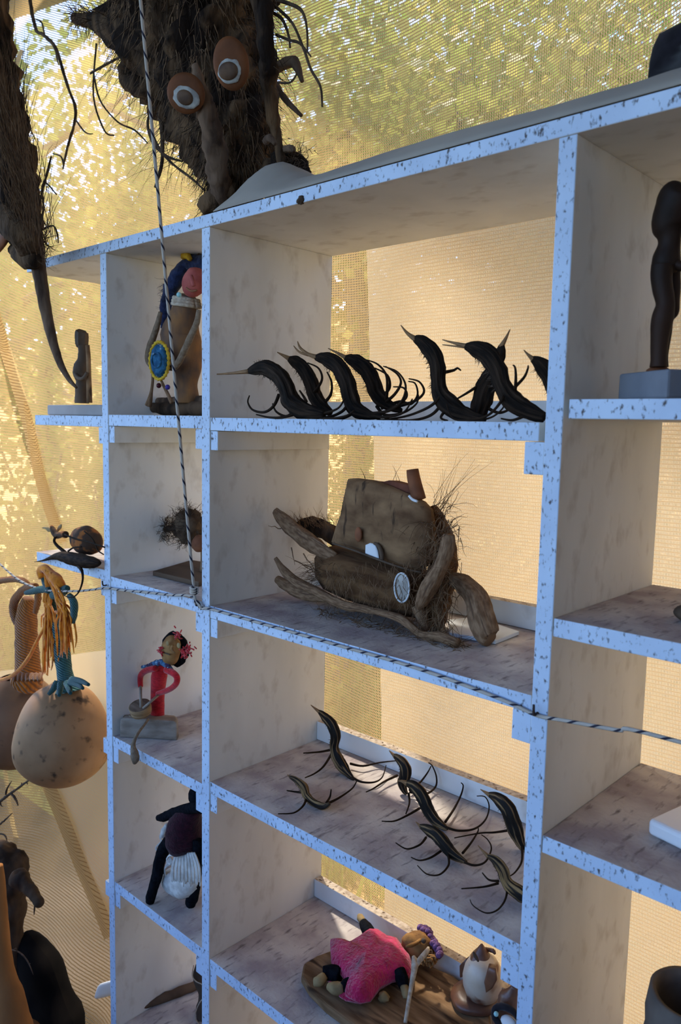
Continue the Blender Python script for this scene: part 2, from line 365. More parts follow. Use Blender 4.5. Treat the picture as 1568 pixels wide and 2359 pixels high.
def thing(name, label, cat, loc, group=None):
    o = bpy.data.objects.new(name, None); col.objects.link(o); o.location = loc; o.empty_display_size = .03
    return tag(o, label, cat, group)
def solo(o, label, cat, group=None, kind=None):   # a thing that is a single mesh: move its origin to its own place
    me = o.data; c = sum((v.co for v in me.vertices), V((0, 0, 0))) / len(me.vertices); c.z = min(v.co.z for v in me.vertices)
    me.transform(Matrix.Translation(-c)); o.location = c
    return tag(o, label, cat, group, kind)
# tubes written in photo pixels on a plane y = const: (x, y, r) through an affine, radius in the same units
def tpx(pts, a, s, y, zmin=None, dy=None):
    o = []
    for i, p in enumerate(pts):
        u, v = a(p[0], p[1]); yy = y + (p[3] if len(p) > 3 else 0)
        q = PY(u, v, yy); r = p[2] * s * m_px(q)
        if zmin is not None and q.z < zmin + r * .9: q.z = zmin + r * .9
        o.append((q.x, q.y, q.z, r))
    return o
ID = lambda x, y: (x, y)
def hairs(mb, seeds, length, r, droop=0., curl=.3, n=5, spread=.5, mi=0):
    """seeds: (point, direction)"""
    for p, d in seeds:
        p = V(p); d = V(d).normalized() + V((random.uniform(-1, 1), random.uniform(-1, 1), random.uniform(-1, 1))) * spread
        L = length * random.uniform(.5, 1.2) / n; pts = [p]
        for i in range(n):
            d = (d.normalized() + V((random.uniform(-1, 1), random.uniform(-1, 1), random.uniform(-1, 1))) * curl + V((0, 0, -droop))).normalized()
            p = p + d * L; pts.append(p)
        mb.strand(pts, r * random.uniform(.6, 1.3), r * .25, mi)

# ================================================================== THE SETTING
XB, XC, T, D = .3345, 1.0006, .0226, .30
XD = 1.68
ZT0, ZT1 = .3256 + ZO, .3464 + ZO
# interior floor and the ground outside
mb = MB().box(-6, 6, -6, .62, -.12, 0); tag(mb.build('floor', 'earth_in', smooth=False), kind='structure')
mb = MB(); mb.grid(lambda a, b: (-40 + 60 * a, .62 + 40 * b, -.06 + .05 * noise.noise(V((a * 40, b * 30, 0)))), lambda a, b: (a, b), 60, 40)
tag(mb.build('ground_outside', 'earth_out'), kind='structure')
def hillz(x, y):
    t = max(0, min(1, (y - 8.5) / 9)); t = t * t * (3 - 2 * t)
    return -.2 + 5.2 * t * (1 + .15 * noise.noise(V((x * .2, y * .2, 3)))) + .25 * noise.noise(V((x * .5, y * .5, 1)))
mb = MB(); mb.grid(lambda a, b: (-45 + 65 * a, 7 + 26 * b, hillz(-45 + 65 * a, 7 + 26 * b)), lambda a, b: (a, b), 80, 40)
tag(mb.build('hill', 'hill'), kind='structure')
# unseen roof sheet, added and skewed at the back to shade the upper net
mb = MB(); mb.grid(lambda a, b: (-4.2 + 8.2 * a, -2.8 + (3.32 + .56 * max(0, min(1, (8.2 * a - 3.0) / 1.2))) * b, 3.42 + .05 * math.sin(a * 9) + .10 * (1 - b)), lambda a, b: (a, b), 60, 10)
tag(mb.build('roof', 'added_tarp'), kind='structure')

# unseen side wall added to darken the side faces of the uprights
tag(MB().box(2.25, 2.30, -3.0, .5, 0, 3.4).build('added_wall_right', 'trunk', smooth=False), kind='structure')
tag(MB().box(-3.2, 2.30, -3.05, -3.0, 0, 1.1).build('added_wall_front', 'trunk', smooth=False), kind='structure')  # unseen low wall added to keep sunlit ground from warming the shelf fronts
# net wall
def net_y(x, z):
    y = .47
    if x < -.25: y -= .16 * (-.25 - x) ** 1.35
    y += .012 * math.sin(x * 7 + z * 1.3) + .008 * math.sin(x * 19 - z * 2.1)
    if x < .0 and z < .75:                 # the foot of the cloth is pulled in towards the stall
        k = min(1, -x / .16) * ((.75 - z) / .75) ** 1.3
        y -= .40 * k; y += .02 * math.sin(x * 16 + z * 5) * k
    if x < -.2: y += .02 * math.sin(x * 8 + z * 2.6) * min(1, (-.2 - x) * 3)
    return y
nx0, nx1, nz0, nz1 = -2.6, 2.22, 0.0, 3.40
def nfn(a, b):
    x = nx0 + (nx1 - nx0) * a; z = nz0 + (nz1 - nz0) * b; return (x, net_y(x, z), z)
def nuv(a, b):
    x = nx0 + (nx1 - nx0) * a; z = nz0 + (nz1 - nz0) * b
    tilt = .42 * max(0, min(1, (z - 1.5) / .9)) * max(0, min(1, (1.1 - x) / 1.2)); return (x, z + tilt * (x + .5) )
mb = MB().grid(nfn, nuv, 130, 90)
net = mb.build('wall_back', 'net', fixn=False); tag(net, 'golden woven shade net hung as the back wall of the stall', None, None, 'structure')
def on_net(u, v, off):
    y = .4
    for _ in range(12): w_ = PY(u, v, y); y = y * .4 + .6 * (net_y(w_.x, w_.z) - off)
    return PY(u, v, y)
# darker folds lying on the net
def hem(path, wpx, off, name='fold'):
    mb = MB(); pts = catmull([tuple(p) for p in path], 5); rows = []
    for i, p in enumerate(pts):
        q = pts[min(i + 1, len(pts) - 1)]; o = pts[max(i - 1, 0)]; d = V((q[0] - o[0], q[1] - o[1], 0)).normalized(); nn = (-d.y, d.x)
        row = []
        for j in range(5):
            k = (j / 4 - .5) * wpx; u, v = p[0] + nn[0] * k, p[1] + nn[1] * k
            y = .4
            for _ in range(6): w_ = PY(u, v, y); y = net_y(w_.x, w_.z) - off - .008 * (1 - (j / 2 - 1) ** 2)
            row.append(PY(u, v, y))
        rows.append(row)
    b = 0
    for row in rows: mb.v += row
    for i in range(len(rows) - 1):
        for j in range(4):
            q = [i * 5 + j, i * 5 + j + 1, i * 5 + j + 6, i * 5 + j + 5]; mb.face(q, [(mb.v[x].x, mb.v[x].z) for x in q])
    return mb.build(name, 'net_hem', net, fixn=False)
hem([(-40, 640), (10, 800), (60, 960), (95, 1110), (140, 1250)], 26, .006)
hem([(0, 1690), (15, 1800), (30, 1900), (60, 2000), (95, 2110), (130, 2230)], 10, .006)

# second cloth layer: hung behind the middle and right bays, and a loose piece at the side
def panel(name, left, right_x, ztop, zbot, y, mat_, wob=.006):
    """left: list of (u,v) pixels of the hanging left edge on plane y"""
    pts = [PY(u, v, y) for u, v in left]; pts.sort(key=lambda p: p.z)
    def lx(z):
        if z <= pts[0].z: return pts[0].x
        for a, b in zip(pts, pts[1:]):
            if z <= b.z: return a.x + (b.x - a.x) * (z - a.z) / (b.z - a.z)
        return pts[-1].x
    def fn(a, b):
        z = zbot + (ztop - zbot) * b; x0 = lx(z); x = x0 + (right_x - x0) * a
        return (x, y + wob * math.sin(x * 11 + z * 2) + wob * .7 * math.sin(x * 23 - z * 4 + 1), z)
    return MB().grid(fn, lambda a, b: (lambda p: (p[0] * .97 + p[2] * .1, p[2]))(fn(a, b)), 50, 50).build(name, mat_, fixn=False)
o = panel('hanging_cloth', [(838, 560), (842, 700), (848, 920), (857, 1010), (866, 1280), (875, 1550), (876, 1700), (884, 2050), (890, 2500)], 2.2, ZT1 + .02, .02, .405, 'net_double', .005)
solo(o, 'pale beige cloth hung between the net and the middle bays of shelving', 'cloth')
def sheet_left():
    y = .36; yy = lambda u: .36
    top = [(-120, 1562), (0, 1546), (60, 1538), (95, 1528), (150, 1512), (200, 1503), (235, 1499), (262, 1496)]
    bot = [(-120, 1640), (0, 1690), (60, 1735), (105, 1800), (140, 1888), (180, 1990), (235, 2122), (262, 2190)]
    top = catmull(top, 4); bot = catmull(bot, 4); n = len(top) - 1; m_ = 24
    def fn(a, b):
        i = round(a * n); u = top[i][0] + (bot[i][0] - top[i][0]) * b; v = top[i][1] + (bot[i][1] - top[i][1]) * b
        return on_net(u, v, .03 + .006 * math.sin(u * .03 + v * .01))
    cl = MB().grid(fn, lambda a, b: (lambda p: (p.x, p.z))(fn(a, b)), n, m_).build('side_cloth', 'net_double', fixn=False)
    return cl
o = sheet_left(); solo(o, 'pale beige cloth with a slanting hem behind the hanging gourds', 'cloth')
hm = MB(); pp = catmull([(98, 1790), (140, 1888), (180, 1990), (222, 2090), (250, 2160)], 6); rows = []
for p in pp: rows.append([on_net(p[0] - 10, p[1] + 5, .034), on_net(p[0] + 4, p[1] - 2, .048), on_net(p[0] + 18, p[1] - 8, .040)])
for r_ in rows: hm.v += [p for p in r_]
for i in range(len(rows) - 1):
    for j in range(2):
        q = [i * 3 + j, i * 3 + j + 1, i * 3 + j + 4, i * 3 + j + 3]; hm.face(q, [(hm.v[x].x, hm.v[x].z) for x in q])
h_ = hm.build('hem', 'net_hem', o, fixn=False)
h_.data.transform(Matrix.Translation(V((0, 0, 0))))

# roof pole crossing the corner
a, b = PY(-160, 78, .44), PY(230, -62, .44)
solo(MB().tube([(*a, .038), (*a.lerp(b, .5), .04), (*b, .038)], n=14, k=4, rough=.05).build('roof_pole', 'pole_grey'), 'grey-blue roof pole running just behind the top of the net', 'pole')

# ================================================================== SHELVING
shelf = thing('shelving_unit', 'tall white painted open shelving unit with chipped front edges', 'shelf', (.7, .15, 0))
SM = ['paint_side', 'paint_edge_skylit', 'dusty_top', 'rail_top']
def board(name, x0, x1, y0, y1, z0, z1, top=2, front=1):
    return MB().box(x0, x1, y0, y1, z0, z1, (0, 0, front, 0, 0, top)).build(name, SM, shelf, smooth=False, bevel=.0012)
for x in (0, XB, XC, XD): board('upright', x, x + T, 0, D, 0, ZT0, 0)
board('top_board', -.3148, XD + T + .05, -.002, D, ZT0, ZT1, 0)
e = .0008
Zs = {}
def sh(colm, z, x0, x1): z += ZO; Zs[colm] = z; return board('shelf_board', x0, x1, .001, D - .001, z - T, z)
sh('L1', .0047, -.298, -e); sh('L2', -.3155, -.306, -e)
sh('M1', .0075, T + e, XB - e); sh('M2', -.3257, T + e, XB - e); sh('M3', -.6703, T + e, XB - e); sh('M4', -.9985, T + e, XB - e); sh('M5', -1.345, T + e, XB - e)
sh('C1', .0048, XB + T + e, XC - .008); sh('C2', -.3292, XB + T + e, XC - e); sh('C3', -.6581, XB + T + e, XC - e); sh('C4', -1.0074, XB + T + e, XC - e)
sh('C5', -1.36, XB + T + e, XC - e)
sh('R1', .032, XC + T + .006, XD - e); sh('R2', -.2273, XC + T + e, XD - e); sh('R3', -.5012, XC + T + e, XD - e); sh('R4', -.93, XC + T + e, XD - e)
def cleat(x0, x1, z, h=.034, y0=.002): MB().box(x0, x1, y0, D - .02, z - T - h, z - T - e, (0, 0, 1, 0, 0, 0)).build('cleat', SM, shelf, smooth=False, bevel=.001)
for k in ('M1', 'M2', 'M3', 'M4'):
    cleat(T + e, T + .020, Zs[k]); cleat(XB - .021, XB - e, Zs[k], .036)
for k in ('L1', 'L2', 'M3', 'M4'):
    cleat(-.018, -e, Zs[k] if k[0] == 'L' else Zs[k] + .008)
for k in ('C1', 'C2', 'C3', 'C4'):
    cleat(XB + T + e, XB + T + .020, Zs[k], .034); cleat(XC - .027, XC - e, Zs[k], .040)
def rail(x0, x1, z, h=.036): MB().box(x0, x1, D - .022, D - .002, z + e, z + h, (0, 0, 0, 0, 0, 3)).build('back_rail', SM, shelf, smooth=False, bevel=.001)
for k in ('C1', 'C2', 'C3', 'C4'): rail(XB + T + e, XC - e, Zs[k], .040 if k != 'C1' else .036)
rail(T + e, XB - e, Zs['M3'])
for u, v in ((738, 807), (1405, 960)):   # bent nails the line is tied to
    U, W = .3316 * u, 1080 + .3316 * v
    p = PY(U, W, -.001); MB().tube([(p.x, .004, p.z, .0016), (p.x, -.008, p.z, .0016), (p.x, -.010, p.z + .010, .0015)], n=6, k=3).build('nail', 'metal_dark', shelf)
p = PY(1237, 1648, -.001); MB().tube([(p.x, .004, p.z + .003, .002), (p.x, -.009, p.z + .003, .002), (p.x, -.011, p.z + .016, .0017)], n=6, k=3).build('nail', 'metal_dark', shelf)
p = PY(694, 460, -.002); MB().ball(p, .006, rough=.5, rs=200).build('wood_chip', 'carve_dark', shelf)

# ================================================================== CORDS
def cord(name, pts, r, label):
    return solo(MB().tube([(*p, r) for p in pts], n=8, k=6).build(name, 'rope'), label, 'rope')
a3 = aff(0, 1080, .3316)
tp = PY(300, -260, -.16); bt = PY(446, 1352, -.012)
o = cord('flecked_rope', [tp, tp.lerp(bt, .33), tp.lerp(bt, .66) + V((0, 0, -.004)), bt, PY(455, 1384, -.010), PY(464, 1404, -.009)], .0027,
         'black-flecked white cord coming down from the roof to the shelf')
mbk = MB(); k0 = PY(447, 1360, -.012)
for i in range(3): mbk.tube([(k0.x + .006 * math.cos(t), k0.y + .006 * math.sin(t), k0.z - .004 + .004 * i + .001 * math.sin(2 * t), .0026) for t in [j * math.pi / 4 for j in range(9)]], n=6, k=2)
kk = mbk.build('knot', 'rope', o); kk.data.transform(Matrix.Translation(V((0, 0, 0))))
L = [a3(*q) for q in ((-60, 600), (0, 660), (60, 715), (130, 770), (220, 815), (330, 845), (520, 850), (640, 840), (738, 828))]
pts = [PY(u, v, -.010 + .03 * max(0, (200 - u)) / 200) for u, v in L]
pts += [PY(*a3(*q), -.008) for q in ((860, 845), (1000, 856), (1180, 876), (1330, 886), (1400, 968), (1440, 968))]
pts += [PY(u, v, -.004) for u, v in ((520, 1413), (640, 1447), (780, 1487), (900, 1521), (1000, 1553), (1100, 1590), (1180, 1622), (1236, 1648))]
pts += [PY(u, v, -.010) for u, v in ((1300, 1660), (1420, 1682), (1568, 1710))]
pts += [V((XD + .011, -.009, pts[-1].z - .002))]
cord('flecked_rope', pts, .0024, 'thin flecked cord stretched across the shelf fronts between bent nails')

# ================================================================== SEED-POD BIRDS
def bird(name, label, a, s, y0, zf, beaks, body, claws, bm_='pod_black', group=None, base=None, ch=.010, bristle=True):
    """beaks/body: (x,y,r) on plane y0; claws: (x,y) paths; floor birds (base given) lay their lower points on the shelf"""
    if base: y0 = PZ(*a(*base), zf).y
    def P3(x, y, r, h=None):
        u, v = a(x, y)
        if h is not None and base:
            q = PZ(u, v, zf + h)
            if q.y > .268:
                q = PY(u, v, .268)
                if q.z < zf + .004: q.z = zf + .004
            return q, r * s * m_px(q)
        q = PY(u, v, y0); rr = r * s * m_px(q)
        if q.z < zf + rr * .85:
            if base: q = PZ(u, v, zf + rr * .85)
            else: q.z = zf + rr * .85
        return q, rr
    p0 = P3(*body[len(body) // 2])[0]; t = thing(name, label, 'pod bird', (p0.x, p0.y, zf), group)
    B = [(*P3(*p)[0], P3(*p)[1]) for p in body]
    MB().tube(B, n=30, k=7, rough=.14, rs=60, flat=.72, ridge=.075, rn=9, tw=16).build('body', bm_, t)
    for bk in beaks: MB().tube([(*P3(*p)[0], P3(*p)[1]) for p in bk], n=8, k=4).build('beak', 'beak_tan', t)
    for ci, c in enumerate(claws):
        n = len(c); pts = []
        for i, p in enumerate(c):
            q, _ = P3(p[0], p[1], 4, ch + (p[2] if len(p) > 2 else 0))
            if not base: q.y += (ci % 3 - 1) * .012 * min(1, i)
            r = (6.5 * (1 - i / n) + 1.6) * s * m_px(q) * (1 if not base else .9); pts.append((*q, r))
        MB().tube(pts, n=7, k=6).build('claw', 'claw_dark', t)
    if bristle:
        hb = MB(); C = catmull(B, 6)
        for i in range(len(C) // 6, int(len(C) * .6)):
            p = V(C[i][:3]); d = V(C[min(i + 1, len(C) - 1)][:3]) - V(C[i - 1][:3]); side = d.cross(V((0, 1, 0))).normalized()
            if side.x > 0: side = -side
            for _ in range(3):
                hairs(hb, [(p + side * C[i][3] * .8 + V((0, random.uniform(-.4, .4) * C[i][3], 0)), side + V((0, 0, -.3)))], .009 if not base else .006, .0006, n=2)
        hb.build('bristles', 'bristle', t)
    return t
a5 = aff(480, 700, .523); s5 = .523; g1 = 'black pod birds on the upper middle shelf'
z = Zs['C1']
bird('pod_bird', 'black seed-pod bird crouched low at its row end with a long level tan beak', a5, s5, .012, z,
     [[(38, 310, 3), (110, 305, 6), (180, 297, 11)]],
     [(172, 298, 10), (205, 288, 24), (260, 285, 34), (315, 322, 40), (345, 375, 42), (365, 430, 44), (420, 470, 38), (510, 488, 16)],
     [[(310, 400), (312, 450), (270, 478), (220, 468), (198, 435), (205, 405)], [(420, 470), (500, 482), (570, 460), (600, 415)], [(380, 470), (320, 495), (275, 475), (258, 438)],
      [(400, 480), (350, 500), (290, 500), (235, 488)], [(440, 480), (520, 505), (600, 495), (640, 470)]], group=g1)
bird('pod_bird', 'thin-necked black seed-pod bird with a short orange beak behind two bigger ones', a5, s5, .14, z,
     [[(303, 213, 2), (330, 228, 7), (358, 243, 12)]],
     [(352, 242, 10), (385, 258, 26), (425, 295, 32), (452, 350, 34), (468, 400, 36), (500, 450, 30), (540, 480, 14)],
     [[(450, 400), (500, 375), (522, 330), (505, 285), (458, 262)], [(505, 440), (538, 400), (542, 345), (522, 300)], [(430, 430), (400, 410), (380, 380)]], group=g1)
bird('pod_bird', 'black seed-pod bird with a split orange beak of two upturned prongs', a5, s5, .075, z,
     [[(392, 165, 2), (405, 195, 6), (440, 222, 8), (480, 236, 12)], [(375, 185, 2), (400, 212, 5), (440, 226, 6)]],
     [(472, 235, 12), (515, 242, 28), (570, 275, 36), (608, 340, 40), (622, 405, 42), (645, 460, 38), (700, 488, 22), (760, 495, 10)],
     [[(622, 430), (610, 475), (545, 500), (470, 490), (415, 458), (390, 430)], [(700, 485), (790, 472), (850, 430), (868, 360), (832, 300), (770, 275)], [(640, 480), (560, 505), (480, 503), (390, 455), (380, 430)],
      [(700, 490), (800, 500), (880, 480), (920, 420)]], group=g1)
bird('pod_bird', 'black seed-pod bird trailing a cluster of many curled claws', a5, s5, .15, z,
     [[(527, 196, 2), (565, 215, 6), (606, 238, 11)]],
     [(600, 237, 10), (645, 252, 28), (695, 290, 36), (728, 350, 38), (742, 400, 36), (790, 445, 24), (850, 470, 10)],
     [[(780, 430), (808, 385), (803, 315), (765, 268), (712, 248)], [(760, 410), (797, 370), (788, 315), (733, 283)], [(800, 460), (880, 430), (928, 388), (908, 342), (862, 328)],
      [(790, 465), (850, 450), (893, 410), (880, 372), (835, 367)], [(740, 450), (780, 490), (860, 478), (915, 440), (925, 400)], [(760, 460), (820, 430), (870, 440), (900, 400), (890, 350), (860, 340)],
      [(770, 440), (840, 400), (868, 350), (850, 310), (800, 278)]], group=g1)
bird('pod_bird', 'tall black seed-pod bird raising a dark beak high, its claws sweeping back to the row', a5, s5, .09, z,
     [[(847, 94, 2), (878, 132, 8), (916, 158, 14)]],
     [(908, 152, 13), (945, 172, 30), (985, 215, 36), (1010, 275, 37), (1012, 340, 34), (1022, 400, 42), (1070, 455, 46), (1140, 492, 30), (1220, 508, 12)],
     [[(1045, 370), (1015, 440), (940, 480), (860, 502), (770, 510), (730, 470)], [(1030, 440), (980, 490), (900, 512), (800, 508), (740, 490)], [(1045, 300), (1058, 290), (1075, 281), (1090, 291)],
      [(1060, 450), (1045, 500), (1075, 515)], [(1080, 430), (1075, 470), (1130, 505), (1230, 505), (1295, 460), (1318, 390)]], group=g1)
bird('pod_bird', 'broad black seed-pod bird bent over, with a level pale beak split in two', a5, s5, .05, z,
     [[(1030, 158, 2), (1080, 172, 6), (1145, 188, 12)], [(1030, 180, 2), (1090, 187, 4), (1130, 192, 5)]],
     [(1132, 187, 14), (1175, 197, 32), (1232, 228, 42), (1275, 290, 42), (1295, 360, 40), (1330, 420, 44), (1400, 468, 38), (1480, 500, 22)],
     [[(1305, 380), (1310, 430), (1255, 490), (1180, 512), (1100, 505), (1070, 440)], [(1400, 490), (1340, 512), (1288, 505)], [(1330, 385), (1365, 325), (1384, 285), (1386, 268)], [(1350, 380), (1375, 330), (1372, 285), (1362, 272)]], group=g1)
bird('pod_bird', 'black seed-pod bird half hidden behind another, pointing its brown beak straight up', a5, s5, .17, z,
     [[(1328, 112, 2), (1310, 150, 7), (1288, 190, 13)]],
     [(1292, 182, 13), (1285, 220, 24), (1255, 300, 36), (1222, 370, 46), (1205, 430, 48), (1190, 475, 42), (1180, 500, 26)],
     [[(1205, 350), (1165, 390), (1105, 425)], [(1230, 460), (1280, 480), (1330, 460), (1350, 420)]], group=g1)
bird('pod_bird', 'black seed-pod bird tucked against the thick upright at the row end', a5, s5, .10, z,
     [[(1388, 203, 2), (1405, 222, 6), (1432, 247, 13)]],
     [(1425, 242, 12), (1465, 268, 32), (1510, 325, 40), (1540, 400, 40), (1560, 460, 32), (1600, 490, 14)],
     [[(1545, 430), (1520, 480), (1470, 500), (1440, 470)], [(1530, 400), (1560, 340), (1570, 300)]], group=g1)
a7 = aff(600, 1580, .421); s7 = .421; g3 = 'pale streaked pod birds on the lower middle shelf'
z = Zs['C3']
bird('pod_bird', 'streaked seed-pod bird rearing tall near the back rail and side panel', a7, s7, 0, z, [[(275, 105, 2), (298, 124, 6), (324, 145, 11)]],
     [(318, 140, 10), (350, 168, 24), (392, 215, 32), (410, 275, 30), (402, 335, 27), (420, 395, 36), (455, 450, 33), (490, 492, 18), (512, 512, 8)],
     [[(385, 350), (320, 362), (235, 368, .01)], [(390, 370), (345, 440), (295, 480), (243, 503)], [(490, 425), (560, 438), (650, 420), (738, 410, .01)], [(500, 500), (550, 525), (620, 527), (665, 500), (686, 435, .01)]],
     'pod_pale', g3, (455, 485))
bird('pod_bird', 'smallest pod bird, greyish and low, lying near the front of its shelf', a7, s7, 0, z, [[(146, 486, 2), (165, 503, 8)]],
     [(160, 498, 8), (195, 515, 18), (235, 555, 26), (250, 600, 24), (290, 640, 22), (345, 660, 18), (378, 645, 8)],
     [[(250, 620), (230, 660), (180, 695), (95, 700)], [(370, 642), (430, 612), (500, 562), (526, 520, .01)], [(360, 640), (380, 605), (386, 568, .02)], [(240, 585), (190, 580), (143, 573)]],
     'pod_tan', g3, (300, 668))
bird('pod_bird', 'dark pod bird with pale throat patch, standing upright before the rail', a7, s7, 0, z, [[(703, 353, 2), (715, 366, 6), (735, 386, 11)]],
     [(728, 380, 10), (758, 402, 24), (788, 440, 32), (792, 490, 33), (775, 530, 27), (785, 570, 20), (800, 592, 10)],
     [[(748, 490), (680, 522), (620, 560), (577, 581)], [(815, 570), (870, 530), (910, 480), (932, 440, .015)], [(815, 580), (900, 592), (955, 555), (962, 500), (940, 440), (918, 420, .015)], [(810, 590), (814, 640), (795, 700)]],
     'pod_pale', g3, (795, 600))
bird('pod_bird', 'large dark pod bird with long sweeping claws in the middle of its flock', a7, s7, 0, z, [[(752, 520, 3), (775, 522, 8), (805, 535, 16)]],
     [(800, 532, 16), (845, 555, 33), (885, 605, 39), (912, 670, 38), (950, 730, 34), (1000, 770, 20), (1022, 782, 9)],
     [[(870, 670), (800, 710), (730, 740), (662, 740)], [(1010, 772), (1080, 792), (1170, 782), (1230, 732), (1250, 660), (1228, 608), (1183, 603, .01)], [(1010, 745), (1060, 670), (1095, 600), (1108, 548), (1096, 530, .01)]],
     'pod_pale', g3, (965, 775))
bird('pod_bird', 'pod bird with curled hook claws spread wide near the shelf front', a7, s7, 0, z, [[(848, 743, 2), (862, 758, 6), (880, 775, 12)]],
     [(872, 768, 11), (915, 787, 28), (965, 818, 37), (1008, 868, 40), (1040, 910, 34), (1090, 945, 22), (1128, 966, 9)],
     [[(905, 830), (870, 870), (800, 892), (738, 858, .008)], [(985, 905), (930, 940), (870, 955), (823, 938)], [(1025, 920), (1028, 980), (980, 1032), (910, 1030), (858, 983)],
      [(1115, 965), (1170, 982), (1230, 962), (1262, 890), (1242, 842), (1208, 815, .008)], [(1105, 915), (1150, 860), (1186, 802), (1191, 780, .01)]],
     'pod_pale', g3, (1045, 955))
bird('pod_bird', 'thick dark pod bird half hidden by the upright, its pale beak against the rail', a7, s7, 0, z, [[(1202, 566, 2), (1225, 580, 7), (1255, 598, 14)]],
     [(1248, 594, 13), (1300, 618, 33), (1352, 670, 44), (1378, 740, 46), (1400, 810, 42), (1425, 870, 28), (1450, 905, 12)],
     [[(1360, 790), (1280, 802), (1200, 806), (1060, 832)], [(1430, 880), (1428, 960), (1392, 1020), (1352, 1047)]], 'pod_pale', g3, (1430, 905))
bird('pod_bird', 'golden-streaked pod bird drooping one big hooked claw near the front edge', a7, s7, 0, z, [[(1188, 873, 2), (1212, 900, 6), (1245, 935, 12)]],
     [(1240, 930, 10), (1285, 955, 28), (1325, 1005, 33), (1342, 1060, 32), (1370, 1100, 40), (1425, 1142, 42), (1480, 1172, 26)],
     [[(1305, 1068), (1250, 1062), (1213, 1023)], [(1300, 1080), (1220, 1100), (1098, 1110)], [(1340, 1080), (1347, 1130), (1330, 1185), (1290, 1230), (1230, 1242), (1165, 1205), (1145, 1170)]],
     'pod_tan', g3, (1410, 1185))

# ================================================================== DRIFTWOOD HOUSE-BOAT
a6 = aff(580, 1040, .3954); s6 = .3954; z = Zs['C2']
yl = PZ(*a6(1390, 1165), z).y; yh = yl + .055
t = thing('driftwood_house', 'bark and husk house-boat sculpture with a chimney, propped on driftwood roots', 'sculpture', (*PY(*a6(800, 900), yh).xy, z))
def out6(pts, y): return [PY(*a6(*p), y) for p in pts]
NF = V((.25, -1, .05))
MB().pillow(out6([(395, 610), (430, 560), (490, 545), (650, 585), (880, 655), (1000, 690), (1080, 800), (1090, 900), (1030, 970), (900, 950), (760, 910), (600, 860), (460, 790), (400, 720)], yh), NF, .065, .05, rough=.01, rs=40).build('hull', 'husk', t)
MB().pillow(out6([(562, 160), (620, 155), (720, 168), (820, 205), (920, 250), (1000, 290), (1040, 340), (1062, 480), (1060, 590), (1030, 660), (985, 700), (880, 670), (740, 625), (600, 575), (470, 530), (490, 440), (520, 370), (540, 270)], yh - .03), NF, .022, .05, rough=.006, rs=50, steps=(1, .97, .9, .7, .4, .15)).build('house_wall', 'bark', t)
MB().prism(out6([(570, 158), (700, 172), (760, 178), (800, 168), (915, 198), (930, 262), (860, 235), (700, 185)], yh - .025), (-.004, .03, -.002)).build('roof', 'roof_red', t, smooth=False)
MB().tube(tpx([(935, 105, 36), (945, 170, 40), (975, 280, 41)], a6, s6, yh - .03), n=14, k=3).build('chimney', 'rust_wood', t)
MB().tube(tpx([(915, 258, 8), (935, 280, 9), (965, 292, 8)], a6, s6, yh - .055), n=6, k=3).build('chimney_collar', 'white_card', t)
wd = MB().pillow(out6([(662, 545), (690, 533), (718, 540), (735, 580), (742, 628), (700, 618), (660, 600)], yh - .054), NF, .003, .003).build('window', 'white_card', t)
MB().tube(tpx([(712, 535, 9), (740, 552, 12), (757, 600, 14), (757, 640, 10)], a6, s6, yh - .054), n=8, k=3).build('window_frame', 'carve_dark', wd)
MB().tube(tpx([(470, 535, 6), (600, 578, 7), (740, 632, 7), (880, 680, 7), (985, 705, 6)], a6, s6, yh - .058), n=6, k=3).build('sill', 'carve_dark', t)
c = PY(*a6(620, 484), yh - .058); MB().blob(c, (V((28 * s6 * m_px(c), 0, 0)), NF.normalized() * .004, V((0, 0, 44 * s6 * m_px(c))))).build('red_disc', 'rust_wood', t)
c = PY(*a6(880, 792), yh - .068); r_ = s6 * m_px(c)
dc = MB().blob(c, (V((52 * r_, 0, -.004)), NF.normalized() * .004, V((0, 0, 84 * r_)))).build('oval_disc', 'shell_grey', t)
MB().tube([(*(c + V((55 * r_ * math.cos(q), -.003, 86 * r_ * math.sin(q)))), .0016) for q in [i * math.pi / 12 for i in range(25)]], n=5, k=1).build('rim', 'white_card', dc)
MB().tube(tpx([(135, 345, 22), (180, 400, 42), (270, 480, 50), (380, 560, 48), (490, 620, 30)], a6, s6, yh - .045), n=22, k=4, rough=.2, rs=60, flat=.6, ridge=.07, rn=5, tw=30).build('bow_plank', 'drift', t)
MB().tube(tpx([(235, 430, 20, .06), (350, 430, 50, .06), (460, 480, 55, .06), (520, 560, 30, .06)], a6, s6, yh - .02), n=12, k=4, rough=.2, rs=60).build('stern_husk', 'root_dark', t)
MB().tube(tpx([(138, 622, 12), (185, 690, 22), (260, 760, 28), (380, 820, 26), (520, 890, 26), (640, 915, 24), (770, 945, 20), (880, 985, 26), (960, 1050, 24), (1010, 1090, 26), (1100, 1082, 30), (1200, 1118, 30)], a6, s6, yh - .075, zmin=z), n=22, k=4, rough=.2, rs=60, ridge=.07, rn=5, tw=30).build('root', 'drift', t)
MB().tube(tpx([(148, 745, 25), (220, 790, 36), (310, 830, 38), (430, 855, 28), (520, 880, 18)], a6, s6, yh - .05, zmin=z), n=10, k=4, rough=.15, rs=60).build('root', 'drift', t)
MB().tube(tpx([(1150, 485, 34), (1140, 560, 42), (1095, 680, 42), (1030, 790, 50), (985, 880, 36), (970, 915, 14)], a6, s6, yh - .075), n=22, k=4, rough=.12, rs=60, ridge=.07, rn=5, tw=30).build('brace', 'drift', t)
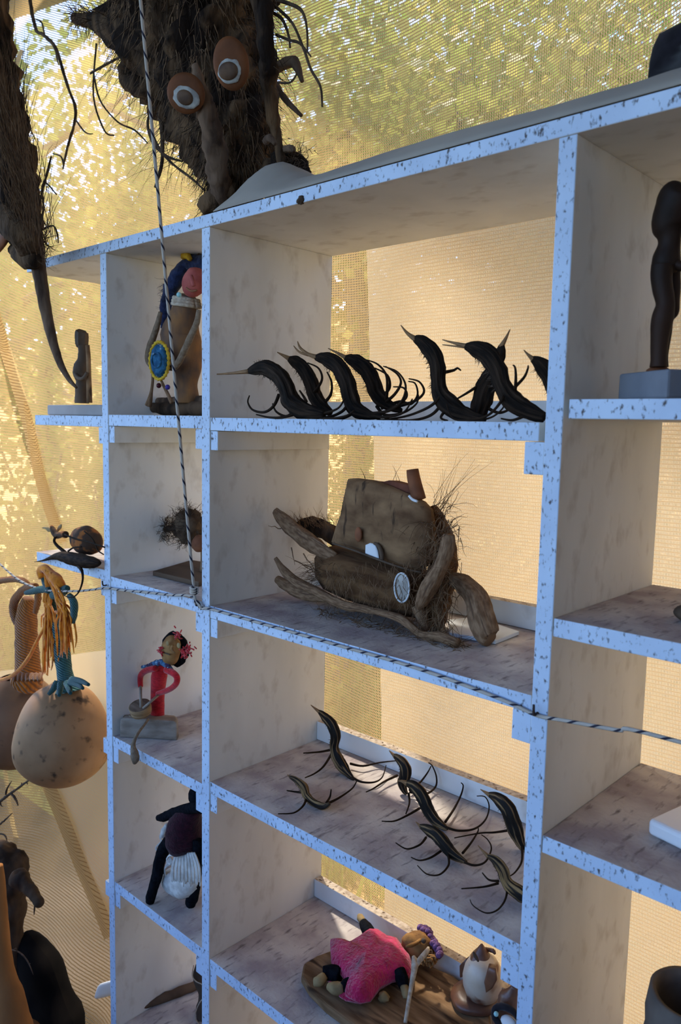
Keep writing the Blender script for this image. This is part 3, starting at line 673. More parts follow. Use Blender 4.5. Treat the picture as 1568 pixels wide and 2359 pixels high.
MB().tube(tpx([(1170, 745, 40, .04), (1240, 775, 55, .03), (1310, 860, 68, .015), (1340, 980, 76, .0), (1372, 1090, 70, 0), (1388, 1150, 52, 0)], a6, s6, yl + .02, zmin=z), n=26, k=4, rough=.08, rs=40, ridge=.07, rn=5, tw=30).build('leg', 'drift', t)
MB().tube(tpx([(1010, 1095, 22), (1000, 1000, 30), (960, 900, 34)], a6, s6, yh - .05, zmin=z), n=10, k=3, rough=.2).build('leg', 'drift', t)
MB().tube(tpx([(330, 830, 22), (330, 900, 22), (345, 960, 20)], a6, s6, yh - .02, zmin=z), n=10, k=3, rough=.2).build('leg', 'drift', t)
fm = MB().tube(tpx([(1040, 330, 40, .03), (1110, 480, 60, .03), (1120, 650, 80, .02), (1080, 800, 90, .01), (1060, 930, 90, 0), (1050, 1010, 60, 0)], a6, s6, yh - .01), n=16, k=4, rough=.3, rs=50).build('fibre_core', 'husk', t)
hb = MB(); seeds = []
for i in range(520):
    x = random.gauss(1070, 60); y = random.uniform(380, 1050); p = PY(*a6(x, y), yh - .055 + random.uniform(-.01, .05)); seeds.append((p, V((random.uniform(-.6, .8), -.4, random.uniform(-1, .3)))))
hairs(hb, seeds, .045, .0007, droop=.15, curl=.35)
seeds = [(PY(*a6(random.uniform(1050, 1160), random.uniform(300, 600)), yh - .01), V((.7, -.2, .5))) for i in range(90)]
hairs(hb, seeds, .05, .0006, droop=.1, curl=.5)
seeds = [(PY(*a6(random.uniform(1050, 1100), random.uniform(250, 420)), yh - .01), V((.6, -.1, .9))) for i in range(16)]
hairs(hb, seeds, .10, .0005, droop=0, curl=.1, spread=.3)
seeds = [(PY(*a6(random.uniform(240, 480), random.uniform(390, 450)), yh + .01), V((-.3, -.2, .5))) for i in range(80)]
hairs(hb, seeds, .025, .0006, curl=.4)
seeds = [(PY(*a6(random.uniform(330, 520), random.uniform(650, 760)), yh - .05), V((-.8, -.3, .2))) for i in range(70)]
hairs(hb, seeds, .05, .0006, droop=.15, curl=.35)
seeds = [(PY(*a6(random.uniform(420, 950), random.uniform(640, 900)), yh - .068), V((.4, -.5, -.6))) for i in range(220)]
hairs(hb, seeds, .03, .0006, droop=.1, curl=.4)
seeds = [(PY(*a6(x, y), yh), V((.1, 0, 1))) for x, y in ((660, 160), (820, 175), (845, 180), (870, 190), (490, 420))]
hairs(hb, seeds, .03, .0007, curl=.2)
for sx, sy, dx, dy in ((170, 450, -75, -20), (230, 560, 20, 100), (250, 630, 130, 90), (300, 600, 90, 120)):
    hb.strand([PY(*a6(sx + dx * k / 4, sy + dy * k / 4 + random.uniform(-8, 8)), yh - .05) for k in range(5)], .0014)
seeds = []
for i in range(260):
    x = random.uniform(380, 1280); f_ = (x - 380) / 900; p = PZ(*a6(x, 930 + 220 * f_ + random.uniform(-25, 30)), z + .002); seeds.append((p, V((random.uniform(-1, 1), random.uniform(-1, 1), .05))))
hairs(hb, seeds, .035, .0006, curl=.4, droop=.0)
hb.build('loose_fibres', 'fibre_brown', t)
# thin pale book behind it
zt = z + .014
q = [PZ(*a6(*p), z + .013) for p in ((1130, 1000), (1560, 1028), (1440, 1090), (1120, 1050))]
q = [PZ(*a6(1150, 955), zt), PZ(*a6(1300, 938), zt), PZ(*a6(1558, 1022), zt), PZ(*a6(1420, 1075), zt), PZ(*a6(1150, 1030), zt)]
for p in q: p.y = min(p.y, .272)
MBp = MB().prism([V((p.x, p.y, z + .001)) for p in q], (0, 0, .006)); solo(MBp.build('booklet', 'white_card', smooth=False, bevel=.001), 'thin white booklet lying under the house-boat sculpture', 'book')

# ================================================================== ROOT MASK ON TOP
y0 = .15; zt = ZT1
t = thing('root_mask', 'shaggy dark tree-root creature with two round wooden eyes on the top board', 'sculpture', (*PY(530, 470, y0).xy, zt))
body = [(430, -160, 200), (435, -60, 205), (440, 20, 195), (452, 100, 172), (487, 200, 140), (524, 300, 112), (548, 380, 88), (540, 440, 62), (533, 482, 50)]
MB().tube(tpx(body, ID, 1, y0), n=48, k=10, rough=.34, rs=30, flat=.8).build('body', 'root_dark', t)
MB().tube(tpx([(430, 50, 80), (340, 62, 66), (270, 66, 42), (215, 48, 18), (172, 42, 11)], ID, 1, y0 - .05), n=18, k=5, rough=.3, rs=40).build('side_lobe', 'root_dark', t)
MB().tube(tpx([(300, 160, 26), (292, 180, 20), (320, 200, 24), (345, 190, 16)], ID, 1, y0 - .04), n=10, k=4, rough=.3, rs=60).build('knot', 'root_dark', t)
MB().tube(tpx([(448, 150, 8, -.14), (462, 200, 16, -.135), (478, 260, 22, -.125), (492, 320, 24, -.11), (500, 390, 25, -.09), (510, 450, 24, -.07), (516, 478, 18, -.06)], ID, 1, y0), n=16, k=8, rough=.4, rs=45).build('nose_ridge', 'root_ridge', t)
MB().tube(tpx([(600, -40, 24, -.08), (612, 90, 22, -.08), (622, 200, 18, -.06), (638, 320, 12, -.04), (655, 400, 9, -.03)], ID, 1, y0), n=14, k=8, rough=.5, rs=45).build('side_ridge', 'root_dark', t)
MB().tube(tpx([(462, 484, 14, -.09), (480, 470, 22, -.08), (505, 452, 26, -.07), (540, 440, 24, -.05)], ID, 1, y0, zmin=zt), n=12, k=4, rough=.25, rs=60).build('chin', 'root_dark', t)
MB().tube(tpx([(620, 400, 30, 0), (660, 380, 34, 0), (690, 385, 22, 0), (712, 398, 8, 0)], ID, 1, y0), n=12, k=4, rough=.5, rs=60).build('root_stub', 'root_dark', t)
def eye(u, v, rx, ry, rot, ru, rv, rrx, rry, pr, yy):
    c = PY(u, v, yy); s = m_px(c); n = (CAM - c).normalized(); n = (n + V((0, -.6, .0))).normalized(); ex = V((0, 0, 1)).cross(n).normalized(); ez = n.cross(ex)
    ca, sa = math.cos(rot), math.sin(rot); e1 = ex * ca + ez * sa; e2 = ez * ca - ex * sa
    ol = [c + e1 * (rx * s * math.cos(q)) + e2 * (ry * s * math.sin(q)) for q in [i * math.pi / 14 for i in range(28)]]
    e_ = MB().pillow(ol, n, .006, .012).build('eye', 'eye_disc', t)
    c2 = c + ex * ((ru - u) * s) - ez * ((rv - v) * s) + n * .006
    ol = [c2 + e1 * (rrx * s * math.cos(q) * (1 + .16 * noise.noise(V((q * 2, u, 0))))) + e2 * (rry * s * math.sin(q) * (1 + .16 * noise.noise(V((q * 2, v, 5))))) for q in [i * math.pi / 16 for i in range(32)]]
    MB().pillow(ol, n, .003, .004).build('eye_white', 'eye_ring', e_)
    c3 = c2 + n * .003 + ex * (-2 * s)
    ol = [c3 + e1 * (pr * 1.25 * s * math.cos(q)) + e2 * (pr * s * math.sin(q)) for q in [i * math.pi / 10 for i in range(20)]]
    MB().pillow(ol, n, .0035, .003).build('pupil', 'eye_pupil', e_)
eye(428, 215, 46, 43, -.35, 431, 225, 33, 23, 16, y0 - .165); eye(532, 147, 43, 56, .1, 530, 163, 28, 26, 19, y0 - .165)
for pts in ([(618, 165, 16), (650, 150, 12), (676, 142, 13), (686, 160, 9), (696, 188, 4)], [(622, 175, 9), (640, 205, 8), (662, 235, 7), (694, 266, 4)], [(612, 325, 9, -.1), (622, 318, 8, -.11), (634, 332, 5, -.11)], [(655, 345, 9), (672, 342, 8), (676, 350, 5)]):
    MB().tube(tpx(pts, ID, 1, y0 - .03), n=8, k=4, rough=.2, rs=80).build('branch', 'root_ridge', t)
for pts in ([(628, 10, 4), (672, 52, 3.5), (700, 115, 3.5), (716, 160, 3.5), (738, 200, 3), (742, 246, 2)], [(630, 30, 4), (650, 45, 4), (664, 80, 3), (668, 110, 2.5)], [(640, 0, 4), (690, 20, 4), (706, 60, 3), (708, 120, 2)],
            [(636, 80, 3), (665, 92, 3), (690, 100, 3), (716, 130, 2)], [(640, 190, 3), (668, 190, 2.5), (684, 170, 2)], [(370, 270, 6), (374, 330, 4.5), (372, 380, 4), (357, 432, 3)], [(345, 300, 4), (368, 345, 4), (400, 380, 3), (440, 410, 3), (472, 440, 2)],
            [(358, 240, 3), (340, 280, 3), (352, 330, 3), (385, 360, 3), (420, 372, 2)], [(300, 120, 3), (260, 140, 3), (215, 165, 3), (208, 170, 2)], [(215, 165, 2), (230, 230, 2), (270, 280, 2), (310, 300, 2), (340, 330, 1.5)], [(222, 100, 2), (215, 220, 2), (240, 300, 2), (262, 312, 1.5)]):
    MB().tube(tpx(pts, ID, 1, y0 - .06), n=6, k=5, rough=.2, rs=80).build('rootlet', 'root_hair', t)
hb = MB(); C = catmull(tpx(body, ID, 1, y0), 8)
for i in range(2600):
    c = random.choice(C[6:]); a_ = random.uniform(0, 2 * math.pi); r_ = c[3] * .97
    d = V((math.cos(a_), math.sin(a_) * .8, 0)); hairs(hb, [(V(c[:3]) + d * r_, d * .7 + V((0, 0, -.9)))], .05, .0009, droop=.12, curl=.3, n=4)
hb.build('root_fibres', 'root_hair', t); hb = MB()
for i in range(900):
    c = random.choice(C[6:]); a_ = random.uniform(math.pi * .9, 2.1 * math.pi); r_ = c[3] * 1.0
    d = V((math.cos(a_), math.sin(a_) * .8, 0)); hairs(hb, [(V(c[:3]) + d * r_, d * .45 + V((0, 0, -1)))], .06, .0011, droop=.1, curl=.22, n=4, spread=.3)
hb.build('dry_fibres', 'fibre_brown', t); hb = MB()
C2 = tpx([(430, 50, 80), (340, 62, 66), (270, 66, 42), (215, 48, 18), (172, 42, 11)], ID, 1, y0 - .05)
C2 = catmull(C2, 6)
for i in range(420):
    c = random.choice(C2); a_ = random.uniform(0, 2 * math.pi); d = V((.2, math.cos(a_), math.sin(a_)))
    hairs(hb, [(V(c[:3]) + d * c[3] * .9, d + V((-.4, 0, -.3)))], .045, .0008, droop=.15, curl=.35, n=4)
hb.build('root_fibres', 'root_hair', t)
hb = MB()
for i in range(110):
    u, v = random.choice(((300, 130), (340, 190), (380, 260), (330, 140), (290, 100), (400, 300), (430, 340))); u += random.uniform(-25, 25); v += random.uniform(-20, 20)
    p = PY(u, v, y0 - .05 + random.uniform(-.06, .06)); hairs(hb, [(p, V((-.6, -.2, -.55)))], random.uniform(.07, .17), .0007, droop=.10, curl=.28, n=6, spread=.45)
hb.build('trailing_roots', 'root_hair', t); hb = MB()
for i in range(60):
    u, v = 628 + random.uniform(-10, 8), random.uniform(-20, 260); p = PY(u, v, y0 - .03 + random.uniform(-.06, .06)); hairs(hb, [(p, V((.7, .2, -.4)))], random.uniform(.05, .11), .0006, droop=.12, curl=.3, n=6)
hb.build('trailing_roots', 'root_hair', t); hb = MB()
for i in range(200):
    u, v = random.gauss(670, 18), random.gauss(372, 18); p = PY(u, v, y0 + random.uniform(-.03, .03)); hairs(hb, [(p, V((.4, -.2, -.2)))], .03, .0008, curl=.6, n=4)
hb.build('trailing_roots', 'root_hair', t)

# dry twig hanging by the pole, seen against the net
yT = .16
t = thing('dry_twig', 'long thin dry twig hanging down from the roof pole against the net', 'twig', PY(145, 390, yT))
MB().tube(tpx([(60, -60, 4, .05), (80, 60, 4, .03), (100, 80, 4), (125, 105, 4), (138, 140, 4), (150, 180, 3.5), (162, 215, 3.5), (174, 250, 3.5), (170, 290, 3), (158, 330, 3), (148, 372, 2.5), (145, 390, 1.5)], ID, 1, yT), n=6, k=4, rough=.35, rs=150).build('stem', 'root_hair', t)
for pts in ([(84, 45, 2), (96, 52, 2), (102, 78, 2)], [(174, 275, 2), (190, 298, 2), (202, 308, 1.5), (214, 308, 1)], [(146, 378, 2), (140, 360, 2), (122, 354, 1.5)], [(128, 115, 2), (132, 140, 1.5), (136, 150, 1)]):
    MB().tube(tpx(pts, ID, 1, yT), n=5, k=3).build('side_twig', 'root_hair', t)

# ================================================================== ROOT BIRD at the side
y0 = -.07
t = thing('root_bird', 'root-tangle bird with a long curved grey beak, hanging by the shelf end', 'sculpture', PY(60, 620, y0))
MB().tube(tpx([(62, 575, 32), (46, 500, 46), (22, 400, 56), (0, 300, 60), (-20, 180, 60), (-30, 40, 50), (-30, -60, 30)], ID, 1, y0), n=22, k=6, rough=.35, rs=30).build('root_body', 'root_dark', t)
MB().tube(tpx([(-10, 470, 22, -.03), (20, 510, 30, -.04), (50, 540, 34, -.04), (70, 575, 26, -.02)], ID, 1, y0), n=14, k=4, rough=.3, rs=50).build('head', 'root_dark', t)
MB().tube(tpx([(32, 575, 14, -.02), (60, 595, 24, -.02), (82, 600, 16, -.02)], ID, 1, y0), n=12, k=4, rough=.2, rs=60).build('jaw', 'root_dark', t)
MB().tube(tpx([(22, 528, 12, -.04), (10, 548, 16, -.04), (-5, 570, 14, -.04), (-15, 585, 6, -.04)], ID, 1, y0), n=10, k=3, flat=.5).build('red_lobe', 'rust_wood', t)
MB().tube(tpx([(74, 470, 12), (80, 540, 18), (86, 600, 17), (96, 660, 15), (106, 720, 13), (120, 780, 11), (138, 835, 8), (158, 872, 6), (176, 893, 3)], ID, 1, y0), n=12, k=5, rough=.12, rs=60).build('beak', 'root_ridge', t)
hb = MB()
for i in range(520):
    f_ = random.random(); u = 75 - 75 * f_ + random.gauss(0, 22); v = 570 - 330 * f_ + random.uniform(-30, 30); p = PY(u, v, y0 + random.uniform(-.05, .05))
    hairs(hb, [(p, V((-.15, -.1, 1)))], random.uniform(.10, .22), .0010, curl=.16, n=5, spread=.25)
for i in range(110):
    p = PY(random.uniform(80, 110), random.uniform(520, 600), y0 + random.uniform(-.02, .03)); hairs(hb, [(p, V((.5, -.1, random.uniform(-.6, .5))))], .05, .0008, curl=.6, n=5)
hb.build('root_fibres', 'root_hair', t); hb = MB()
for i in range(240):
    f_ = random.random(); u = 80 - 75 * f_ + random.gauss(0, 20); v = 570 - 330 * f_ + random.uniform(-30, 30); p = PY(u, v, y0 - .05 + random.uniform(-.01, .01))
    hairs(hb, [(p, V((-.15, -.1, 1)))], random.uniform(.10, .2), .0009, curl=.14, n=5, spread=.2)
hb.build('dry_fibres', 'fibre_brown', t)
for pts in ([(80, 520, 3), (95, 450, 2.5), (108, 400, 2.5), (118, 360, 2)], [(88, 540, 3), (100, 480, 2.5), (96, 440, 2), (104, 420, 2), (130, 448, 1.5)], [(95, 530, 3), (122, 520, 2), (132, 540, 2), (134, 560, 1.5)], [(60, 400, 4), (45, 300, 3), (38, 220, 3), (40, 170, 2)], [(66, 420, 4), (60, 330, 3), (56, 260, 2)],
            [(150, 655, 2, .06), (154, 700, 2, .06), (152, 740, 1.5, .06), (150, 756, 1, .06)]):
    if pts[0][1] == 655: continue
    MB().tube(tpx(pts, ID, 1, y0), n=6, k=4, rough=.3, rs=90).build('rootlet', 'root_hair', t)
a, b = PY(-30, -50, y0), V((PY(-30, -50, y0).x, y0, 3.5)); MB().tube([(*a, .003), (*b, .003)], n=6, k=1).build('hanging_string', 'jute', t)

# ================================================================== TOP BOARD: sheet, dark block
def sheet_top():
    us = [585, 600, 618, 635, 655, 675, 700, 730, 780, 850, 950, 1060, 1180, 1290, 1400, 1500, 1568, 1750, 1950]
    vs_ = [447, 425, 395, 380, 374, 382, 400, 412, 402, 378, 345, 312, 281, 254, 222, 196, 172, 120, 60]
    pts = []
    for u, v in zip(us, vs_): p = PY(u, v, .09); pts.append((p.x, max(p.z - ZT1, .003)))
    xs = [p[0] for p in pts]
    def hz(x):
        if x <= xs[0]: return pts[0][1]
        for p, q in zip(pts, pts[1:]):
            if x <= q[0]: k = (x - p[0]) / (q[0] - p[0]); k = k * k * (3 - 2 * k); return p[1] + (q[1] - p[1]) * k
        return pts[-1][1]
    x0, x1 = xs[0], XD
    def fn(a, b):
        x = x0 + (x1 - x0) * a; y = .001 + .26 * b; k = math.sin(min(1, (y - .001) / .089) * math.pi / 2) if y < .09 else (.35 + .65 * math.cos(min(1, (y - .09) / .18) * math.pi / 2))
        return (x, y, ZT1 + .002 + hz(x) * k * .96)
    o = MB().grid(fn, lambda a, b: (a, b), 160, 16).build('loose_sheet', 'sheet', fixn=False)
    sm = o.modifiers.new('thick', 'SOLIDIFY'); sm.thickness = .0015; sm.offset = 1
    return o
solo(sheet_top(), 'wrinkled off-white sheet lying on top board with a raised peak', 'sheet')
p = PY(1497, 190, .10); q = PY(1515, 92, .10); x1 = PY(1700, 150, .10).x
zb = PY(1530, 186, .10).z
o = MB().pillow([V((p.x, .10, zb - .002)), V((p.x + .001, .10, zb + .02)), V((p.x + .004, .10, q.z - .012)), V((p.x + .010, .10, q.z)), V((p.x + .05, .10, q.z + .008)), V((x1 - .02, .10, q.z + .012)), V((x1, .10, q.z - .005)), V((x1, .10, zb)), V((x1 - .05, .10, zb - .004)), V((p.x + .06, .10, zb - .004))], (0, -1, 0), .03, .10, steps=(1, .985, .95, .8, .5, .2))
solo(o.build('dark_hat', 'black_fuzz'), 'black fuzzy rounded block standing on the sheet atop the shelf', 'block')

# ================================================================== LEFT STUB: block, carved figure
z = Zs['L1']; a2 = aff(0, 500, .3316); s2 = .3316
p = PY(*a2(326, 1305), .03); q = PY(*a2(326, 1380), .03)
bz = p.z
solo(MB().box(p.x, -.004, .03, .14, z + .0005, bz).build('plank_block', 'stone_grey', smooth=False, bevel=.003), 'flat pale grey block under the small carved figure', 'block')
yf = .075
t = thing('carved_figure', 'small dark carved wooden totem figure on a flat pale block', 'figurine', (*PY(*a2(570, 1290), yf).xy, bz))
MB().tube(tpx([(572, 892, 34), (576, 930, 33), (580, 980, 40), (570, 1030, 50), (560, 1070, 54), (562, 1110, 46), (566, 1140, 38), (568, 1180, 46), (566, 1240, 44), (566, 1298, 50)], a2, s2, yf, zmin=bz - .01), n=14, k=4, rough=.12, rs=90).build('body', 'carve_dark', t)
MB().tube(tpx([(569, 798, 42), (568, 810, 46), (568, 880, 44), (570, 900, 36)], a2, s2, yf), n=6, k=3, rough=.08, rs=90).build('head', 'carve_dark', t, smooth=False)
MB().tube(tpx([(608, 890, 14), (615, 1000, 16), (618, 1150, 18), (622, 1290, 20)], a2, s2, yf - .004), n=8, k=3, rough=.1).build('back_post', 'bark', t)
MB().tube(tpx([(520, 1080, 14, -.012), (548, 1120, 14, -.016), (580, 1118, 12, -.016), (606, 1080, 12, -.012)], a2, s2, yf), n=8, k=3).build('arm', 'carve_dark', t)

# ================================================================== LEFT STUB: seed-pod creature
z = Zs['L2']; ac = aff(60, 1160, .1276); sc = .1276; y0 = .02
t = thing('pod_creature', 'brown dried seed-pod creature with orange belly riding a black claw pod', 'figurine', (*PY(*ac(1100, 1100), y0).xy, z))
MB().tube(tpx([(150, 1055, 5), (300, 1030, 16), (470, 975, 42), (620, 950, 85), (800, 990, 115), (1000, 1030, 125), (1150, 1060, 112), (1270, 1070, 80), (1335, 1075, 30)], ac, sc, -.012), n=16, k=4, rough=.1, rs=60).build('pod_boat', 'claw_dark', t)
MB().tube(tpx([(930, 1090, 45, -.01), (1000, 1200, 30, -.02), (1022, 1300, 22, -.025), (1015, 1420, 18, -.03), (965, 1570, 15, -.03), (890, 1665, 13, -.03), (790, 1695, 11, -.03), (700, 1668, 7, -.03)], ac, sc, -.004), n=8, k=5).build('claw', 'claw_dark', t)
c = PY(*ac(1080, 660), y0 + .02); r_ = sc * m_px(c)
bd = MB().blob(c, (V((390 * r_, 0, -30 * r_)), V((0, 250 * r_, 0)), V((30 * r_, 0, 265 * r_))), n=36, m=24, rough=.10, rs=24).build('body', 'seed_brown', t)
for pts in ([(700, 560, 16), (900, 640, 18), (1150, 700, 18), (1420, 790, 14)], [(1050, 500, 14), (1200, 640, 16), (1260, 760, 16), (1300, 850, 14), (1400, 920, 10)], [(760, 860, 18), (850, 800, 16), (1000, 780, 14)]):
    MB().tube(tpx([(x, y, r, -.052) for x, y, r in pts], ac, sc, y0 + .02), n=7, k=4).build('vein', 'claw_dark', t)
MB().tube(tpx([(720, 560, 60), (630, 560, 58), (560, 580, 60), (510, 520, 58), (470, 440, 44), (455, 400, 20)], ac, sc, y0), n=12, k=4, rough=.15, rs=80).build('head', 'seed_brown', t)
MB().tube(tpx([(470, 480, 40), (410, 470, 42), (350, 440, 25), (290, 440, 8)], ac, sc, y0), n=10, k=4, flat=.5, rough=.3, rs=90).build('snout', 'leaf_tan', t)
MB().tube(tpx([(560, 500, 30), (620, 420, 40), (640, 380, 20)], ac, sc, y0 + .015), n=8, k=3, flat=.4, rough=.4, rs=90).build('crest', 'leaf_tan', t)
MB().tube(tpx([(530, 600, 24), (508, 680, 24), (560, 760, 28), (640, 830, 32), (720, 900, 38)], ac, sc, y0 - .01), n=9, k=4).build('arm', 'claw_dark', t)

# ================================================================== ROPE-ARMED LADY (upper narrow bay)
z = Zs['M1']; al = aff(220, 540, .1867); sl_ = .1867; y0 = .11
t = thing('horn_lady', 'horn-bodied doll with red face, navy hair and a crocheted blue disc bag', 'doll', (*PY(*al(1100, 2200), y0).xy, z))
bs = MB().tube(tpx([(545, 2140, 18), (600, 2138, 36), (720, 2140, 60), (900, 2150, 84), (1150, 2150, 92), (1400, 2150, 88), (1600, 2150, 50)], al, sl_, y0, zmin=z), n=16, k=5, rough=.25, rs=45).build('driftwood_base', 'drift_dark', t)
MB().tube(tpx([(640, 2090, 22), (760, 2060, 42), (900, 2060, 50), (1100, 2050, 60), (1400, 2050, 60)], al, sl_, y0 + .01, zmin=z), n=12, k=4, rough=.25, rs=60).build('driftwood_layer', 'root_ridge', bs)
MB().tube(tpx([(1150, 760, 95), (1120, 880, 145), (1085, 1050, 190), (1050, 1250, 245), (1080, 1450, 235), (1120, 1650, 185), (1125, 1850, 135), (1130, 2000, 150), (1130, 2080, 140)], al, sl_, y0), n=24, k=5, rough=.06, rs=30).build('body', 'horn_body', t)
for i, (yy, rr) in enumerate(((800, 150), (838, 160), (876, 168))):
    c = PY(*al(1120, yy), y0); r_ = rr * sl_ * m_px(c)
    MB().tube([(c.x + r_ * math.cos(q), c.y + r_ * math.sin(q), c.z - .004 * math.cos(q), .0042) for q in [j * math.pi / 10 for j in range(21)]], n=7, k=1).build('neck_rope', 'cord_beige', t)
c = PY(*al(1215, 590), y0 - .015); r_ = sl_ * m_px(c)
hd = MB().blob(c, (V((150 * r_, 0, 0)), V((0, 150 * r_, 0)), V((20 * r_, 0, 180 * r_))), n=24, m=16, rough=.08, rs=50).build('head', 'face_red', t)
MB().tube(tpx([(1180, 520, 26, -.028), (1200, 590, 30, -.034), (1210, 640, 24, -.034)], al, sl_, y0 - .015), n=8, k=3).build('nose', 'face_red', hd)
MB().tube(tpx([(1120, 660, 12, -.026), (1180, 700, 14, -.030), (1250, 690, 12, -.028)], al, sl_, y0 - .015), n=6, k=3).build('mouth', 'rust_wood', hd)
hr = MB().tube(tpx([(1420, 420, 70, .02), (1280, 350, 110, .015), (1140, 380, 100, .01), (1040, 480, 90, 0), (960, 620, 95, -.005), (890, 780, 80, -.005), (860, 920, 65, -.005), (845, 1060, 48, -.005), (830, 1160, 30, -.005)], al, sl_, y0), n=14, k=5, rough=.25, rs=70)
hr.tube(tpx([(1420, 500, 90, .03), (1430, 800, 90, .03), (1400, 1100, 70, .02), (1380, 1320, 40, .02)], al, sl_, y0), n=12, k=4, rough=.25, rs=70)
hx = hr.build('hair', 'yarn_navy', t)
hb = MB(); hairs(hb, [(PY(*al(random.uniform(840, 980), random.uniform(550, 900)), y0 - .01), V((-1, -.2, -.2))) for i in range(80)], .022, .0007, curl=.5, n=4); hb.build('hair_wisps', 'yarn_navy', hx)
MB().tube(tpx([(1180, 300, 60, .02), (1240, 240, 80, .02), (1340, 240, 80, .02)], al, sl_, y0), n=12, k=3, rough=.2, rs=80).build('bun', 'root_dark', hx)
MB().tube(tpx([(1075, 300, 26), (1100, 255, 45), (1140, 270, 40), (1170, 310, 26)], al, sl_, y0 - .005), n=10, k=3, rough=.3, rs=90).build('hair_tie', 'yarn_yellow', hx)
MB().tube(tpx([(800, 960, 26), (770, 1090, 36), (720, 1250, 42), (670, 1390, 44), (645, 1500, 38), (650, 1580, 30), (690, 1640, 24)], al, sl_, y0 - .03), n=10, k=5, rough=.1, rs=80).build('arm', 'jute', t)
MB().tube(tpx([(1275, 930, 30), (1250, 1080, 38), (1190, 1230, 42), (1110, 1400, 44), (1040, 1550, 44), (970, 1640, 40), (900, 1650, 30)], al, sl_, y0 - .045), n=10, k=5, rough=.1, rs=80).build('arm', 'jute', t)
c = PY(*al(795, 1560), y0 - .065); r_ = sl_ * m_px(c); n_ = V((.35, -1, .05)).normalized(); ex = V((0, 0, 1)).cross(n_) * -1; ez = V((0, 0, 1))
ol = [c + ex * (-125 * r_ * math.cos(q)) + ez * (205 * r_ * math.sin(q)) for q in [i * math.pi / 14 for i in range(28)]]
bg_ = MB().pillow(ol, n_, .012, .012, rough=.003, rs=120).build('bag', 'yarn_blue', t)
rm = [c + ex * (-140 * r_ * math.cos(q)) + ez * (228 * r_ * math.sin(q)) + n_ * .002 for q in [i * math.pi / 24 for i in range(49)]]
MB().tube([(*p, (26 if i % 2 else 15) * r_) for i, p in enumerate(rm)], n=7, k=1).build('rim', 'yarn_yellow', bg_)
MB().tube([(*(c + ex * (-70 * r_ * math.cos(q)) + ez * (90 * r_ * math.sin(q)) + n_ * .012), 14 * r_) for q in [i * math.pi / 8 for i in range(17)]], n=6, k=1, rough=.4, rs=200).build('spiral', 'yarn_blue', bg_)
for x, y, mm in ((780, 1865, 'bead_wine'), (890, 1885, 'bead_violet'), (1030, 745, 'bead_cyan')):
    c = PY(*al(x, y), y0 - .06); MB().ball(c, 32 * sl_ * m_px(c), n=12, m=8).build('bead', mm, t)
MB().tube(tpx([(700, 1640, 16), (705, 1800, 18), (690, 1930, 20), (670, 2040, 34), (650, 2110, 44)], al, sl_, y0 - .04), n=9, k=4).build('leg', 'drift', t)
MB().tube(tpx([(790, 1760, 14), (840, 1870, 18), (890, 1970, 22), (940, 2080, 24)], al, sl_, y0 - .05), n=9, k=4).build('leg', 'drift', t)

# ================================================================== WIRY-HAIRED HEAD (second narrow bay)
z = Zs['M2']; s3 = .3316
p = [PZ(*a3(1060, 718), z + .008), PZ(*a3(1380, 795), z + .008), PZ(*a3(1640, 690), z + .008), PZ(*a3(1330, 640), z + .008)]
for q_ in p: q_.x = min(q_.x, XB - .006); q_.y = min(q_.y, .27)
MBp = MB().prism([V((q_.x, q_.y, z + .0006)) for q_ in p], (0, 0, .010)); solo(MBp.build('wood_slab', 'slab_dark', smooth=False, bevel=.0015), 'thin dark wooden slab lying under the wiry haired head', 'slab')
y0 = sum(q_.y for q_ in p) / 4; zb = z + .0106
t = thing('wiry_head', 'wiry dark haired head with orange face on a stick, partly behind the upright', 'figurine', (XB - .03, y0, zb))
c = PY(*a3(1310, 400), y0); r_ = s3 * m_px(c)
hm_ = MB().blob(c, (V((120 * r_, 0, 0)), V((0, 100 * r_, 0)), V((0, 0, 115 * r_))), rough=.3, rs=50).build('hair', 'root_hair', t)
fc = PY(*a3(1385, 520), y0 - .01); MB().blob(fc, (V((55 * r_, 0, 0)), V((0, 50 * r_, 0)), V((0, 0, 60 * r_))), rough=.1, rs=60).build('face', 'rust_wood', t)
MB().tube([(fc.x, y0, fc.z, .007), (fc.x, y0, (fc.z + zb) / 2, .006), (fc.x, y0, zb, .008)], n=10, k=3).build('stick', 'drift', t)
hb = MB()
for i in range(420):
    d = V((random.gauss(0, 1), random.gauss(0, 1), random.gauss(0, 1))).normalized(); hairs(hb, [(c + V((d.x * 115 * r_, d.y * 95 * r_, d.z * 110 * r_)), d + V((-.3, 0, 0)))], .03, .0007, curl=.7, n=5)
c2 = PY(*a3(1145, 420), y0 - .01)
for i in range(160):
    d = V((random.gauss(0, .6), random.gauss(0, .6), random.gauss(0, 1.2))); hairs(hb, [(c2 + d * .010, d)], .02, .0008, curl=.7, n=5)
hb.tube([(*c2, .006), (*c2.lerp(c, .5), .008), (*c, .01)], n=6, k=2)
hb.build('hair_wires', 'root_hair', hm_)

